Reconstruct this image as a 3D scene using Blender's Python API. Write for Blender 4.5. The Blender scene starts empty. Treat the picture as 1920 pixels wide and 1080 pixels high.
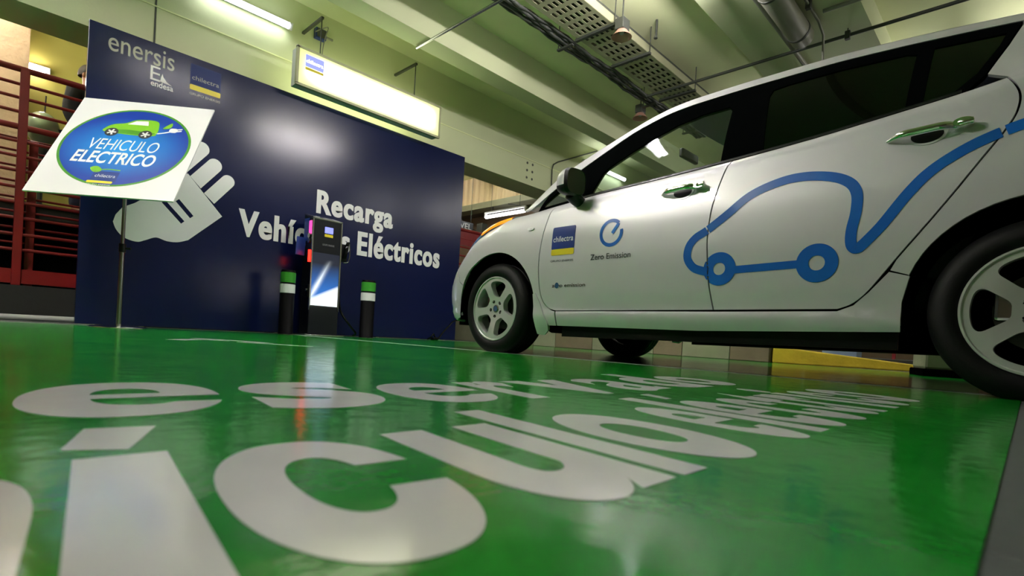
import bpy, bmesh, math, random
from mathutils import Vector, Matrix
random.seed(7)
PI = math.pi
scene = bpy.context.scene
col = scene.collection

# ------------------------------------------------------------------ camera, world, exposure
def make_camera():
    yaw, pitch, roll = 0.80052, -0.00988, 0.05714
    f = Vector((math.sin(yaw)*math.cos(pitch), math.cos(yaw)*math.cos(pitch), math.sin(pitch)))
    r = Vector((math.cos(yaw), -math.sin(yaw), 0)); u = r.cross(f)
    r2 = r*math.cos(roll)+u*math.sin(roll); u2 = -r*math.sin(roll)+u*math.cos(roll)
    cd = bpy.data.cameras.new('camera'); co = bpy.data.objects.new('camera', cd); col.objects.link(co)
    M = Matrix((r2, u2, -f)).transposed().to_4x4(); M.translation = Vector((-2.5611, -2.6713, 0.1201))
    co.matrix_world = M
    cd.sensor_width = 36; cd.lens = 1002.43/1920*36; cd.shift_y = 100/1920
    cd.clip_start = 0.01; cd.clip_end = 100
    cd.dof.use_dof = True; cd.dof.focus_distance = 3.0; cd.dof.aperture_fstop = 5.0
    scene.camera = co
make_camera()
w = bpy.data.worlds.new('world'); scene.world = w; w.use_nodes = True
w.node_tree.nodes['Background'].inputs[0].default_value = (0.30, 0.36, 0.30, 1)
w.node_tree.nodes['Background'].inputs[1].default_value = 0.02
vs = scene.view_settings
vs.view_transform = 'Standard'; vs.look = 'None'; vs.gamma = 1; vs.use_curve_mapping = False
vs.exposure = 1.78

# ------------------------------------------------------------------ materials
def lin(c):
    if isinstance(c, str):
        c = [int(c[i:i+2], 16)/255 for i in (0, 2, 4)]
        c = [x/12.92 if x <= 0.04045 else ((x+0.055)/1.055)**2.4 for x in c]
    return tuple(c[:3])+(1,)
MATS = {}
def mat(name, c, rough=0.5, metal=0.0, var=0.12, vscale=6.0, bump=0.0, bscale=60.0, coat=0.0, spec=0.5, emit=0.0, ecol=None, trans=0.0, c2=None, detail=4.0, rvar=0.0):
    m = bpy.data.materials.new(name); m.use_nodes = True; MATS[name] = m
    nt = m.node_tree; b = nt.nodes['Principled BSDF']; N = nt.nodes.new; L = nt.links.new
    c = lin(c)
    b.inputs['Roughness'].default_value = rough; b.inputs['Metallic'].default_value = metal
    b.inputs['Coat Weight'].default_value = coat; b.inputs['Coat Roughness'].default_value = 0.04
    b.inputs['Specular IOR Level'].default_value = spec
    tc = N('ShaderNodeTexCoord')
    no = N('ShaderNodeTexNoise'); no.inputs['Scale'].default_value = vscale; no.inputs['Detail'].default_value = detail
    L(tc.outputs['Object'], no.inputs['Vector'])
    mx = N('ShaderNodeMix'); mx.data_type = 'RGBA'
    if detail > 10: no.inputs['Roughness'].default_value = 0.72
    a = tuple(min(1, x*(1-var)) for x in c[:3])+(1,)
    d = lin(c2) if c2 else tuple(min(1, x*(1+var)) for x in c[:3])+(1,)
    mx.inputs[6].default_value = a; mx.inputs[7].default_value = d
    L(no.outputs['Fac'], mx.inputs[0]); L(mx.outputs[2], b.inputs['Base Color'])
    if rvar:
        mr = N('ShaderNodeMapRange'); mr.inputs[3].default_value = max(0, rough-rvar); mr.inputs[4].default_value = rough+rvar
        L(no.outputs['Fac'], mr.inputs[0]); L(mr.outputs[0], b.inputs['Roughness'])
    if bump:
        n2 = N('ShaderNodeTexNoise'); n2.inputs['Scale'].default_value = bscale; n2.inputs['Detail'].default_value = 6
        L(tc.outputs['Object'], n2.inputs['Vector'])
        bp = N('ShaderNodeBump'); bp.inputs['Strength'].default_value = bump; bp.inputs['Distance'].default_value = 0.01
        L(n2.outputs['Fac'], bp.inputs['Height']); L(bp.outputs[0], b.inputs['Normal'])
    if emit:
        b.inputs['Emission Color'].default_value = lin(ecol) if ecol else c
        b.inputs['Emission Strength'].default_value = emit
    if trans: b.inputs['Transmission Weight'].default_value = trans
    return m
def glass_mat(name, tint, rough=0.02, ior=1.5):
    m = bpy.data.materials.new(name); m.use_nodes = True; MATS[name] = m
    nt = m.node_tree; N = nt.nodes.new; L = nt.links.new
    nt.nodes.remove(nt.nodes['Principled BSDF'])
    t = N('ShaderNodeBsdfTransparent'); t.inputs[0].default_value = lin(tint)
    g = N('ShaderNodeBsdfGlossy'); g.inputs['Roughness'].default_value = rough; g.inputs[0].default_value = (.72, .76, .74, 1)
    lw = N('ShaderNodeLayerWeight'); lw.inputs[0].default_value = 0.5
    pw = N('ShaderNodeMath'); pw.operation = 'POWER'; pw.inputs[1].default_value = 5; L(lw.outputs['Facing'], pw.inputs[0])
    fr = N('ShaderNodeMath'); fr.operation = 'MULTIPLY_ADD'; fr.inputs[1].default_value = 0.92; fr.inputs[2].default_value = 0.05; L(pw.outputs[0], fr.inputs[0])
    mx = N('ShaderNodeMixShader')
    L(fr.outputs[0], mx.inputs[0]); L(t.outputs[0], mx.inputs[1]); L(g.outputs[0], mx.inputs[2])
    L(mx.outputs[0], nt.nodes['Material Output'].inputs[0])
    return m

mat('floor_green', (0.004, 0.150, 0.011), rough=0.13, var=0.3, vscale=3.5, c2=(0.013, 0.300, 0.024), bump=0.10, bscale=22, detail=12, rvar=0.07, spec=0.18)
mat('floor_grey', (0.10, 0.11, 0.105), rough=0.25, var=0.25, vscale=4, bump=0.05, bscale=30)
mat('paint_white', (0.60, 0.60, 0.59), rough=0.14, var=0.06, vscale=9, bump=0.04, bscale=9, rvar=0.05)
mat('paint_line', (0.58, 0.64, 0.57), rough=0.2, var=0.15, vscale=9)
mat('concrete', (0.76, 0.80, 0.46), rough=0.75, var=0.14, vscale=1.3, bump=0.12, bscale=40, detail=8)
mat('concrete_beam', (0.58, 0.62, 0.38), rough=0.7, var=0.1, vscale=1.1, bump=0.1, bscale=40, detail=8)
mat('concrete_dark', (0.018, 0.018, 0.015), rough=0.8, var=0.3, vscale=3, bump=0.2, bscale=30)
mat('wall_tan', (0.19, 0.145, 0.09), rough=0.8, var=0.25, vscale=4, bump=0.25, bscale=50)
mat('wall_tan_pale', (0.26, 0.26, 0.165), rough=0.8, var=0.2, vscale=5, bump=0.2, bscale=50)
mat('wall_yellow', (0.46, 0.42, 0.10), rough=0.7, var=0.1, vscale=1.5, bump=0.05)
mat('wall_stucco', (0.60, 0.42, 0.27), rough=0.9, var=0.15, vscale=9, bump=1.0, bscale=18, detail=8)
mat('wall_cream', (0.80, 0.62, 0.38), rough=0.7, var=0.06, vscale=1.5)
mat('wall_brown', (0.24, 0.165, 0.10), rough=0.8, var=0.2, vscale=2)
mat('red_paint', (0.24, 0.010, 0.012), rough=0.35, var=0.15, vscale=5)
mat('navy_vinyl', (0.003, 0.0068, 0.045), rough=0.22, var=0.12, vscale=1.2, spec=0.38)
mat('print_white', (0.75, 0.75, 0.75), rough=0.35, var=0.03)
mat('print_navy', (0.005, 0.018, 0.12), rough=0.4, var=0.2, vscale=6, spec=0.3)
mat('print_cream', (0.36, 0.37, 0.30), rough=0.35, var=0.03)
mat('print_grey', (0.20, 0.20, 0.22), rough=0.4, var=0.03)
mat('print_blue', (0.012, 0.035, 0.20), rough=0.3, var=0.2, vscale=6)
mat('print_yellow', (0.75, 0.60, 0.02), rough=0.35, var=0.04)
mat('print_green', (0.16, 0.42, 0.01), rough=0.35, var=0.15, vscale=14)
mat('print_green_dark', (0.05, 0.24, 0.01), rough=0.35, var=0.15, vscale=14)
mat('print_dark', (0.015, 0.016, 0.02), rough=0.4, var=0.1)
mat('print_pink', (0.6, 0.05, 0.25), rough=0.3, var=0.05, emit=0.5, ecol=(0.8, 0.05, 0.3))
mat('sign_white', (0.72, 0.72, 0.72), rough=0.3, var=0.02)
mat('silver_paint', (0.655, 0.640, 0.665), rough=0.42, metal=0.34, var=0.02, vscale=900, coat=0.8, spec=0.5)
mat('decal_blue', (0.004, 0.115, 0.50), rough=0.3, var=0.03, coat=0.3)
mat('chrome', (0.82, 0.81, 0.78), rough=0.12, metal=1.0, var=0.02)
mat('steel', (0.42, 0.43, 0.42), rough=0.22, metal=1.0, var=0.06)
mat('alloy', (0.62, 0.63, 0.61), rough=0.32, metal=0.4, var=0.03, coat=0.3)
mat('brake', (0.10, 0.095, 0.09), rough=0.45, metal=0.8, var=0.2, vscale=30)
mat('rubber', (0.0045, 0.0045, 0.0045), rough=0.6, spec=0.22, var=0.25, vscale=12, bump=0.1, bscale=120)
mat('black_plastic', (0.003, 0.0035, 0.0035), rough=0.32, spec=0.3, var=0.15)
mat('black_gloss', (0.003, 0.004, 0.004), rough=0.10, var=0.1, spec=0.3)
mat('black_trim', (0.002, 0.0025, 0.0025), rough=0.6, var=0.1, spec=0.0)
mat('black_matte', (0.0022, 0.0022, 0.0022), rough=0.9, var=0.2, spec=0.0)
mat('seat_cloth', (0.05, 0.052, 0.05), rough=0.9, var=0.2, vscale=60)
mat('lamp_housing', (0.55, 0.56, 0.56), rough=0.4, var=0.03)
mat('galvanised', (0.40, 0.40, 0.25), rough=0.55, metal=0.2, var=0.12, vscale=8)
mat('pipe_grey', (0.24, 0.24, 0.19), rough=0.5, metal=0.2, var=0.1)
mat('pipe_dark', (0.05, 0.055, 0.045), rough=0.5, var=0.1)
mat('pipe_white', (0.55, 0.57, 0.55), rough=0.3, var=0.04)
mat('amber', (0.85, 0.25, 0.01), rough=0.15, var=0.1, coat=0.5, emit=0.15, ecol=(1, .3, .01))
mat('lens_blue', (0.05, 0.12, 0.22), rough=0.06, var=0.3, vscale=12, coat=1.0)
mat('kerb_yellow', (0.62, 0.42, 0.015), rough=0.6, var=0.3, vscale=9, c2=(0.72, 0.55, 0.03), bump=0.3, bscale=40)
mat('bollard_black', (0.002, 0.002, 0.0025), rough=0.5, var=0.15, spec=0.08)
mat('bollard_green', (0.035, 0.27, 0.02), rough=0.4, var=0.1, vscale=18)
mat('skin', (0.50, 0.24, 0.15), rough=0.55, var=0.08, vscale=14)
mat('hair', (0.03, 0.018, 0.010), rough=0.6, var=0.3, vscale=60)
mat('shirt_dark', (0.012, 0.013, 0.018), rough=0.85, var=0.3, vscale=30)
mat('jeans', (0.03, 0.04, 0.08), rough=0.85, var=0.2, vscale=30)
mat('dull_green_car', (0.30, 0.38, 0.26), rough=0.25, metal=0.3, var=0.04, coat=0.6)
mat('kiosk_panel', (0.010, 0.011, 0.014), rough=0.25, spec=0.3, var=0.1)
mat('pink_shade', (0.50, 0.27, 0.20), rough=0.5, var=0.08)
mat('blue_box', (0.22, 0.30, 0.42), rough=0.5, var=0.05)
mat('tube_glow', (1, 1, 1), emit=36, ecol=(1.0, 0.96, 0.93), var=0)
mat('tube_glow_high', (1, 1, 1), emit=80, ecol=(1.0, 0.93, 0.965), var=0)
mat('tube_glow_low', (1, 1, 1), emit=18, ecol=(1.0, 0.96, 0.93), var=0)
mat('tube_glow_soft', (1, 1, 1), emit=52, ecol=(1.0, 0.93, 0.965), var=0)
mat('tube_glow_cool', (1, 1, 1), emit=3.6, ecol=(0.93, 0.96, 1.0), var=0)
mat('red_glow', (0.8, 0.02, 0.01), emit=2.2, ecol=(1, 0.01, 0.005), var=0)
glass_mat('car_glass', (0.86, 0.90, 0.88))
glass_mat('rear_glass', (0.045, 0.055, 0.05))
glass_mat('clear_glass', (0.75, 0.82, 0.78))

# printed art done in the material: the glowing front of the charging station
def kiosk_art():
    m = bpy.data.materials.new('kiosk_art'); m.use_nodes = True; MATS['kiosk_art'] = m
    nt = m.node_tree; b = nt.nodes['Principled BSDF']; N = nt.nodes.new; L = nt.links.new
    tc = N('ShaderNodeTexCoord'); sp = N('ShaderNodeSeparateXYZ'); L(tc.outputs['UV'], sp.inputs[0])
    def M(op, a, bb=None):
        n = N('ShaderNodeMath'); n.operation = op
        for i, v in enumerate((a, bb)):
            if v is None: continue
            if isinstance(v, (int, float)): n.inputs[i].default_value = v
            else: L(v, n.inputs[i])
        return n.outputs[0]
    x, y = sp.outputs[0], sp.outputs[1]
    # a bright streak rising to the right and a bright floor of light
    d = M('ABSOLUTE', M('SUBTRACT', M('SUBTRACT', x, 0.08), M('MULTIPLY', M('SUBTRACT', y, 0.25), 0.92)))
    s1 = M('MULTIPLY', M('POWER', M('MAXIMUM', M('SUBTRACT', 1.0, M('MULTIPLY', d, 4.2)), 0), 3), M('MAXIMUM', M('SUBTRACT', 1.0, M('MULTIPLY', M('ABSOLUTE', M('SUBTRACT', y, 0.36)), 1.9)), 0))
    d2 = M('ADD', M('MULTIPLY', M('SUBTRACT', x, 0.1), 0.26), 0.10)
    s2 = M('MAXIMUM', M('SUBTRACT', 1.0, M('MULTIPLY', M('MAXIMUM', M('SUBTRACT', y, d2), 0), 12.0)), 0)
    s = M('MINIMUM', M('ADD', s1, s2), 1.0)
    bl = M('MAXIMUM', M('SUBTRACT', 1.0, M('MULTIPLY', y, 1.25)), 0)
    r1 = N('ShaderNodeValToRGB'); r1.color_ramp.elements[0].color = (0.012, 0.014, 0.024, 1); r1.color_ramp.elements[1].color = (0.02, 0.15, 0.55, 1)
    L(bl, r1.inputs[0])
    mx = N('ShaderNodeMix'); mx.data_type = 'RGBA'; mx.inputs[7].default_value = (0.85, 0.92, 1, 1)
    L(s, mx.inputs[0]); L(r1.outputs[0], mx.inputs[6]); L(mx.outputs[2], b.inputs['Base Color']); L(mx.outputs[2], b.inputs['Emission Color'])
    b.inputs['Emission Strength'].default_value = 0.32; b.inputs['Roughness'].default_value = 0.25
kiosk_art()
def lightbox_mat():
    m = bpy.data.materials.new('lightbox_face'); m.use_nodes = True; MATS['lightbox_face'] = m
    nt = m.node_tree; b = nt.nodes['Principled BSDF']; N = nt.nodes.new; L = nt.links.new
    tc = N('ShaderNodeTexCoord'); sp = N('ShaderNodeSeparateXYZ'); L(tc.outputs['UV'], sp.inputs[0])
    def M(op, a, bb):
        n = N('ShaderNodeMath'); n.operation = op
        for i, v in enumerate((a, bb)):
            if isinstance(v, (int, float)): n.inputs[i].default_value = v
            else: L(v, n.inputs[i])
        return n.outputs[0]
    # the lamps inside sit along the middle, so the acrylic glows less along its rim
    ex = M('MINIMUM', M('MINIMUM', M('MULTIPLY', sp.outputs[0], 7.0), M('MULTIPLY', M('SUBTRACT', 1.0, sp.outputs[0]), 9.0)), 1.0)
    ey = M('MINIMUM', M('MINIMUM', M('MULTIPLY', sp.outputs[1], 3.2), M('MULTIPLY', M('SUBTRACT', 1.0, sp.outputs[1]), 3.2)), 1.0)
    e = M('MULTIPLY', ex, ey)
    r = N('ShaderNodeValToRGB'); r.color_ramp.elements[0].color = (0.42, 0.50, 0.10, 1); r.color_ramp.elements[1].color = (1.0, 1.0, 0.72, 1)
    L(e, r.inputs[0]); L(r.outputs[0], b.inputs['Emission Color'])
    b.inputs['Base Color'].default_value = (0.7, 0.72, 0.5, 1)
    L(M('ADD', M('MULTIPLY', e, 1.35), 0.34), b.inputs['Emission Strength'])
lightbox_mat()
def oval_mat():
    m = bpy.data.materials.new('oval_blue'); m.use_nodes = True; MATS['oval_blue'] = m
    nt = m.node_tree; b = nt.nodes['Principled BSDF']; N = nt.nodes.new; L = nt.links.new
    tc = N('ShaderNodeTexCoord'); g = N('ShaderNodeTexGradient'); g.gradient_type = 'SPHERICAL'
    mp = N('ShaderNodeMapping'); mp.inputs['Scale'].default_value = (2.0, 1.0, 2.6); mp.inputs['Location'].default_value = (0.05, 0, 0.05)
    L(tc.outputs['Object'], mp.inputs[0]); L(mp.outputs[0], g.inputs[0])
    r = N('ShaderNodeValToRGB'); r.color_ramp.elements[0].color = (0.006, 0.035, 0.30, 1); r.color_ramp.elements[1].color = (0.01, 0.28, 0.72, 1)
    L(g.outputs['Fac'], r.inputs[0]); L(r.outputs[0], b.inputs['Base Color']); b.inputs['Roughness'].default_value = 0.3
oval_mat()
def cream_stripes():
    m = MATS['wall_cream']; nt = m.node_tree; b = nt.nodes['Principled BSDF']; N = nt.nodes.new; L = nt.links.new
    tc = N('ShaderNodeTexCoord'); wv = N('ShaderNodeTexWave'); wv.inputs['Scale'].default_value = 1.6; wv.bands_direction = 'Y'
    L(tc.outputs['Object'], wv.inputs['Vector'])
    bp = N('ShaderNodeBump'); bp.inputs['Strength'].default_value = 0.5; bp.inputs['Distance'].default_value = 0.05
    L(wv.outputs['Fac'], bp.inputs['Height']); L(bp.outputs[0], b.inputs['Normal'])
cream_stripes()

# ------------------------------------------------------------------ mesh helpers
def link(name, me, m=None, parent=None, loc=None, rot=None):
    o = bpy.data.objects.new(name, me); col.objects.link(o)
    if m is not None and me is not None: me.materials.append(MATS[m] if isinstance(m, str) else m)
    if parent is not None: o.parent = parent
    if loc: o.location = loc
    if rot: o.rotation_euler = rot
    return o
def tag(o, label=None, cat=None, group=None, kind=None):
    if label: o['label'] = label
    if cat: o['category'] = cat
    if group: o['group'] = group
    if kind: o['kind'] = kind
    return o
def empty(name, loc=(0, 0, 0), rz=0, label=None, cat=None, group=None):
    o = bpy.data.objects.new(name, None); col.objects.link(o); o.location = loc; o.rotation_euler = (0, 0, rz)
    o.empty_display_size = 0.1
    return tag(o, label, cat, group)
def frame_of(d):
    d = Vector(d).normalized(); up = Vector((0, 0, 1)) if abs(d.z) < 0.95 else Vector((0, 1, 0))
    a = d.cross(up).normalized(); b = a.cross(d).normalized()
    return a, b
class MB:
    def __init__(s): s.v = []; s.f = []; s.uv = None
    def add(s, vs, fs):
        n = len(s.v); s.v += [tuple(x) for x in vs]; s.f += [tuple(i+n for i in f) for f in fs]; return s
    def box(s, c, d, R=None):
        x, y, z = d[0]/2, d[1]/2, d[2]/2
        P = [Vector(p) for p in ((-x,-y,-z),(x,-y,-z),(x,y,-z),(-x,y,-z),(-x,-y,z),(x,-y,z),(x,y,z),(-x,y,z))]
        if R is not None: P = [R @ p for p in P]
        return s.add([p+Vector(c) for p in P], [(3,2,1,0),(4,5,6,7),(0,1,5,4),(1,2,6,5),(2,3,7,6),(3,0,4,7)])
    def bb(s, a, b):
        return s.box([(a[i]+b[i])/2 for i in range(3)], [abs(b[i]-a[i]) for i in range(3)])
    def cyl(s, p0, p1, r0, r1=None, n=16, caps=True):
        r1 = r0 if r1 is None else r1
        p0, p1 = Vector(p0), Vector(p1); a, b = frame_of(p1-p0)
        V = []
        for p, r in ((p0, r0), (p1, r1)):
            for i in range(n):
                t = 2*PI*i/n; V.append(p+a*(r*math.cos(t))+b*(r*math.sin(t)))
        F = [(i, (i+1) % n, n+(i+1) % n, n+i) for i in range(n)]
        if caps: F += [tuple(range(n))[::-1], tuple(range(n, 2*n))]
        return s.add(V, F)
    def tube(s, pts, r, n=8, caps=True):
        pts = [Vector(p) for p in pts]; V = []; F = []
        for k, p in enumerate(pts):
            d = pts[min(k+1, len(pts)-1)]-pts[max(k-1, 0)]
            a, b = frame_of(d); rr = r[k] if isinstance(r, (list, tuple)) else r
            for i in range(n):
                t = 2*PI*i/n; V.append(p+a*(rr*math.cos(t))+b*(rr*math.sin(t)))
        for k in range(len(pts)-1):
            for i in range(n):
                F.append((k*n+i, k*n+(i+1) % n, (k+1)*n+(i+1) % n, (k+1)*n+i))
        if caps: F += [tuple(range(n))[::-1], tuple(range((len(pts)-1)*n, len(pts)*n))]
        return s.add(V, F)
    def lathe(s, prof, n=48, axis='Z', c=(0, 0, 0), closed=False):
        V = []; F = []; m = len(prof); c = Vector(c)
        for i in range(n):
            t = 2*PI*i/n
            for (r, h) in prof:
                if axis == 'Z': V.append(c+Vector((r*math.cos(t), r*math.sin(t), h)))
                elif axis == 'X': V.append(c+Vector((h, r*math.cos(t), r*math.sin(t))))
                else: V.append(c+Vector((r*math.cos(t), h, r*math.sin(t))))
        for i in range(n):
            for k in range(m if closed else m-1):
                k2 = (k+1) % m; j = (i+1) % n
                F.append((i*m+k, j*m+k, j*m+k2, i*m+k2))
        return s.add(V, F)
    def grid(s, fn, nu, nv):
        V = [fn(i/nu, j/nv) for i in range(nu+1) for j in range(nv+1)]
        F = [(i*(nv+1)+j, (i+1)*(nv+1)+j, (i+1)*(nv+1)+j+1, i*(nv+1)+j+1) for i in range(nu) for j in range(nv)]
        return s.add(V, F)
    def prism(s, poly, t, fn):
        """poly: 2D outline, convex or not; fn(a, b, d) -> point at depth d"""
        n = len(poly)
        V = [fn(a, b, 0) for a, b in poly]+[fn(a, b, t) for a, b in poly]
        return s.add(V, [tuple(range(n)), tuple(range(n, 2*n))[::-1]]+[(i, n+i, n+(i+1) % n, (i+1) % n) for i in range(n)])
    def mesh(s, smooth=None, name='m'):
        me = bpy.data.meshes.new(name); me.from_pydata(s.v, [], s.f)
        bm = bmesh.new(); bm.from_mesh(me); bmesh.ops.recalc_face_normals(bm, faces=bm.faces); bm.to_mesh(me); bm.free()
        if smooth:
            me.polygons.foreach_set('use_smooth', [True]*len(me.polygons)); me.set_sharp_from_angle(angle=math.radians(smooth))
        me.update(); return me
    def obj(s, name, m, parent=None, smooth=None, bevel=0, loc=None, rot=None):
        o = link(name, s.mesh(smooth), m, parent, loc, rot)
        if bevel:
            b = o.modifiers.new('bevel', 'BEVEL'); b.width = bevel; b.segments = 2; b.limit_method = 'ANGLE'
        return o
def copy_tree(o, parent=None):
    c = o.copy(); col.objects.link(c); c.parent = parent
    for ch in list(o.children): copy_tree(ch, c)
    return c
def cr(P, n=8, closed=False):
    """Catmull-Rom through points"""
    out = []; m = len(P)
    for i in range(m if closed else m-1):
        if closed: p0, p1, p2, p3 = P[i-1], P[i], P[(i+1) % m], P[(i+2) % m]
        else: p0, p1, p2, p3 = P[max(i-1, 0)], P[i], P[i+1], P[min(i+2, m-1)]
        for k in range(n):
            t = k/n
            out.append(tuple(0.5*(2*b+(c-a)*t+(2*a-5*b+4*c-d)*t*t+(3*b-a-3*c+d)*t**3) for a, b, c, d in zip(p0, p1, p2, p3)))
    if not closed: out.append(tuple(P[-1]))
    return out
def interp(T, x):
    """monotone piecewise cubic (smooth) table lookup; T sorted by first item"""
    if x <= T[0][0]: return T[0][1]
    if x >= T[-1][0]: return T[-1][1]
    for i in range(len(T)-1):
        if T[i][0] <= x <= T[i+1][0]: break
    x0, y0 = T[i]; x1, y1 = T[i+1]; h = x1-x0; d = (y1-y0)/h
    def slope(j):
        if j <= 0 or j >= len(T)-1:
            k = 0 if j <= 0 else len(T)-2
            return (T[k+1][1]-T[k][1])/(T[k+1][0]-T[k][0])
        a = (T[j][1]-T[j-1][1])/(T[j][0]-T[j-1][0]); b = (T[j+1][1]-T[j][1])/(T[j+1][0]-T[j][0])
        return 0 if a*b <= 0 else 2*a*b/(a+b)
    m0, m1 = slope(i), slope(i+1); t = (x-x0)/h
    return y0*(1+2*t)*(1-t)**2+m0*h*t*(1-t)**2+y1*t*t*(3-2*t)-m1*h*t*t*(1-t)

def text_mesh(s, bold=0.0, shear=0.0, spacing=1.0, res=6):
    """flat letters: list of verts (x, y) and faces, cap height about 0.7"""
    c = bpy.data.curves.new('t', 'FONT'); c.body = s; c.size = 1; c.offset = bold; c.shear = shear; c.space_character = spacing
    c.resolution_u = res; c.fill_mode = 'BOTH'
    o = bpy.data.objects.new('t', c); col.objects.link(o)
    dg = bpy.context.evaluated_depsgraph_get(); me = bpy.data.meshes.new_from_object(o.evaluated_get(dg))
    V = [(v.co.x, v.co.y) for v in me.vertices]; F = [tuple(p.vertices) for p in me.polygons]
    bpy.data.objects.remove(o); bpy.data.curves.remove(c); bpy.data.meshes.remove(me)
    return V, F
def fit(V, x0, x1, y0, y1):
    a = min(v[0] for v in V); b = max(v[0] for v in V); c = min(v[1] for v in V); d = max(v[1] for v in V)
    return [(x0+(v[0]-a)/(b-a)*(x1-x0), y0+(v[1]-c)/(d-c)*(y1-y0)) for v in V]
def flat_obj(name, V, F, fn, m, parent, smooth=False):
    me = bpy.data.meshes.new(name); me.from_pydata([fn(*v) for v in V], [], F); me.update()
    return link(name, me, m, parent)
def thick_obj(name, V, F, fn, t, m, parent=None):
    """flat 2D shape given a real thickness: fn(a, b, d)"""
    cnt = {}
    for f in F:
        for i in range(len(f)):
            e = (f[i], f[(i+1) % len(f)]); cnt[e] = cnt.get(e, 0)+1
    n = len(V); P = [fn(a, b, 0) for a, b in V]+[fn(a, b, t) for a, b in V]
    FF = [tuple(i+n for i in f) for f in F]
    for (a, b) in cnt:
        if (b, a) not in cnt: FF.append((a, b, b+n, a+n))
    me = bpy.data.meshes.new(name); me.from_pydata(P, [], FF); me.update()
    return link(name, me, m, parent)
def fill(outline, holes=()):
    bm = bmesh.new(); E = []
    for lp in [outline]+list(holes):
        vs = [bm.verts.new((a, b, 0)) for a, b in lp]
        E += [bm.edges.new((vs[i], vs[(i+1) % len(vs)])) for i in range(len(vs))]
    bmesh.ops.triangle_fill(bm, use_beauty=True, use_dissolve=False, edges=E)
    bmesh.ops.recalc_face_normals(bm, faces=bm.faces)
    return bm
def bm2d(bm):
    bm.verts.index_update()
    V = [(v.co.x, v.co.y) for v in bm.verts]; F = [tuple(v.index for v in f.verts) for f in bm.faces]
    F = [f if area(V, f) > 0 else f[::-1] for f in F]
    bm.free(); return V, F
def area(V, f):
    return sum(V[f[i]][0]*V[f[(i+1) % len(f)]][1]-V[f[(i+1) % len(f)]][0]*V[f[i]][1] for i in range(len(f)))/2
def ngon(cx, cy, rx, ry, n=32, a0=0):
    return [(cx+rx*math.cos(a0+2*PI*i/n), cy+ry*math.sin(a0+2*PI*i/n)) for i in range(n)]
def rrect(x0, x1, y0, y1, r, n=5):
    out = []
    for cx, cy, a in ((x1-r, y0+r, -PI/2), (x1-r, y1-r, 0), (x0+r, y1-r, PI/2), (x0+r, y0+r, PI)):
        out += [(cx+r*math.cos(a+PI/2*k/n), cy+r*math.sin(a+PI/2*k/n)) for k in range(n+1)]
    return out
def ribbon(P, wd):
    n = len(P); V = []
    for i in range(n):
        a = P[max(i-1, 0)]; b = P[min(i+1, n-1)]; dx, dy = b[0]-a[0], b[1]-a[1]; l = math.hypot(dx, dy) or 1
        h = (wd[i] if isinstance(wd, (list, tuple)) else wd)/2
        V += [(P[i][0]-dy/l*h, P[i][1]+dx/l*h), (P[i][0]+dy/l*h, P[i][1]-dx/l*h)]
    return V, [(2*i, 2*i+1, 2*i+3, 2*i+2) for i in range(n-1)]

# ------------------------------------------------------------------ the setting
def struct(name, mb, m, parent=None, smooth=None, bevel=0):
    o = mb.obj(name, m, parent, smooth, bevel)
    if parent is None: tag(o, kind='structure')
    return o
floor = struct('floor', MB().bb((-12, -10, -0.3), (13, 10, 0)), 'floor_grey')
struct('green_coating', MB().bb((-9, -2.655, 0), (3.12, 3.37, 0.002)), 'floor_green', floor)
ZC = 3.9
ceiling = struct('ceiling', MB().bb((-12, -10, ZC), (13, 10, ZC+0.3)), 'concrete')
b1 = struct('trim_1', MB().bb((-12, 3.70, 2.75), (13, 4.22, ZC)), 'concrete_beam')
struct('pour_joint', MB().bb((-12, 3.692, 3.172), (13, 3.70, 3.186)), 'concrete', b1)
struct('movement_joint', MB().bb((-1.33, 3.694, 2.75), (-1.315, 3.70, 3.40)), 'pipe_dark', b1)
struct('trim_2', MB().bb((-12, 2.36, 3.43), (13, 2.64, ZC)), 'concrete_beam')
struct('trim_3', MB().bb((-12, -1.3, 3.62), (13, -0.06, ZC)), 'concrete_beam')
struct('trim_4', MB().bb((-12, -5.2, 3.43), (13, -4.7, ZC)), 'concrete_beam')
struct('wall_left', MB().bb((-12, -10, 0), (-11.7, 10, ZC)), 'wall_brown')
struct('wall_front', MB().bb((-12, -10, 0), (13, -9.7, ZC)), 'concrete')
struct('wall_right', MB().bb((12.7, -10, 0), (13, 10, ZC)), 'wall_brown')
# raised gallery behind the backdrop
struct('wall_back', MB().bb((-2.10, 6.25, 0), (0.5, 6.55, ZC)), 'wall_yellow')
struct('wall_stucco', MB().bb((-6, 5.95, 0), (-2.105, 6.25, ZC)), 'wall_stucco')
struct('wall_far', MB().bb((0.5, 8.2, 0), (13, 8.5, ZC)), 'wall_brown')
struct('gallery_floor', MB().bb((-6, 4.70, 1.02), (6.6, 8.2, 1.2)), 'concrete_dark')
struct('wall_gallery', MB().bb((-6, 4.75, 0), (6.6, 4.9, 1.02)), 'black_matte')  # black sheet standing in for the dark void below the gallery
pl_ = struct('trim_5', MB().bb((1.0, 4.42, 0), (4.4, 4.72, 0.34)), 'wall_tan')
struct('trim_7', MB().bb((-6, 4.42, 0), (1.0, 4.72, 0.34)), 'concrete_dark')  # same plinth carried on leftwards, its shade put into a near-black colour
struct('wall_upper', MB().bb((6.0, 4.22, 3.24), (6.25, 8.2, ZC)), 'wall_cream')
struct('trim_6', MB().bb((5.93, 4.22, 3.10), (6.25, 8.2, 3.24)), 'wall_tan_pale')
struct('wall_recess', MB().bb((6.55, 4.22, 0), (6.8, 8.2, 3.10)), 'wall_brown')
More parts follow.
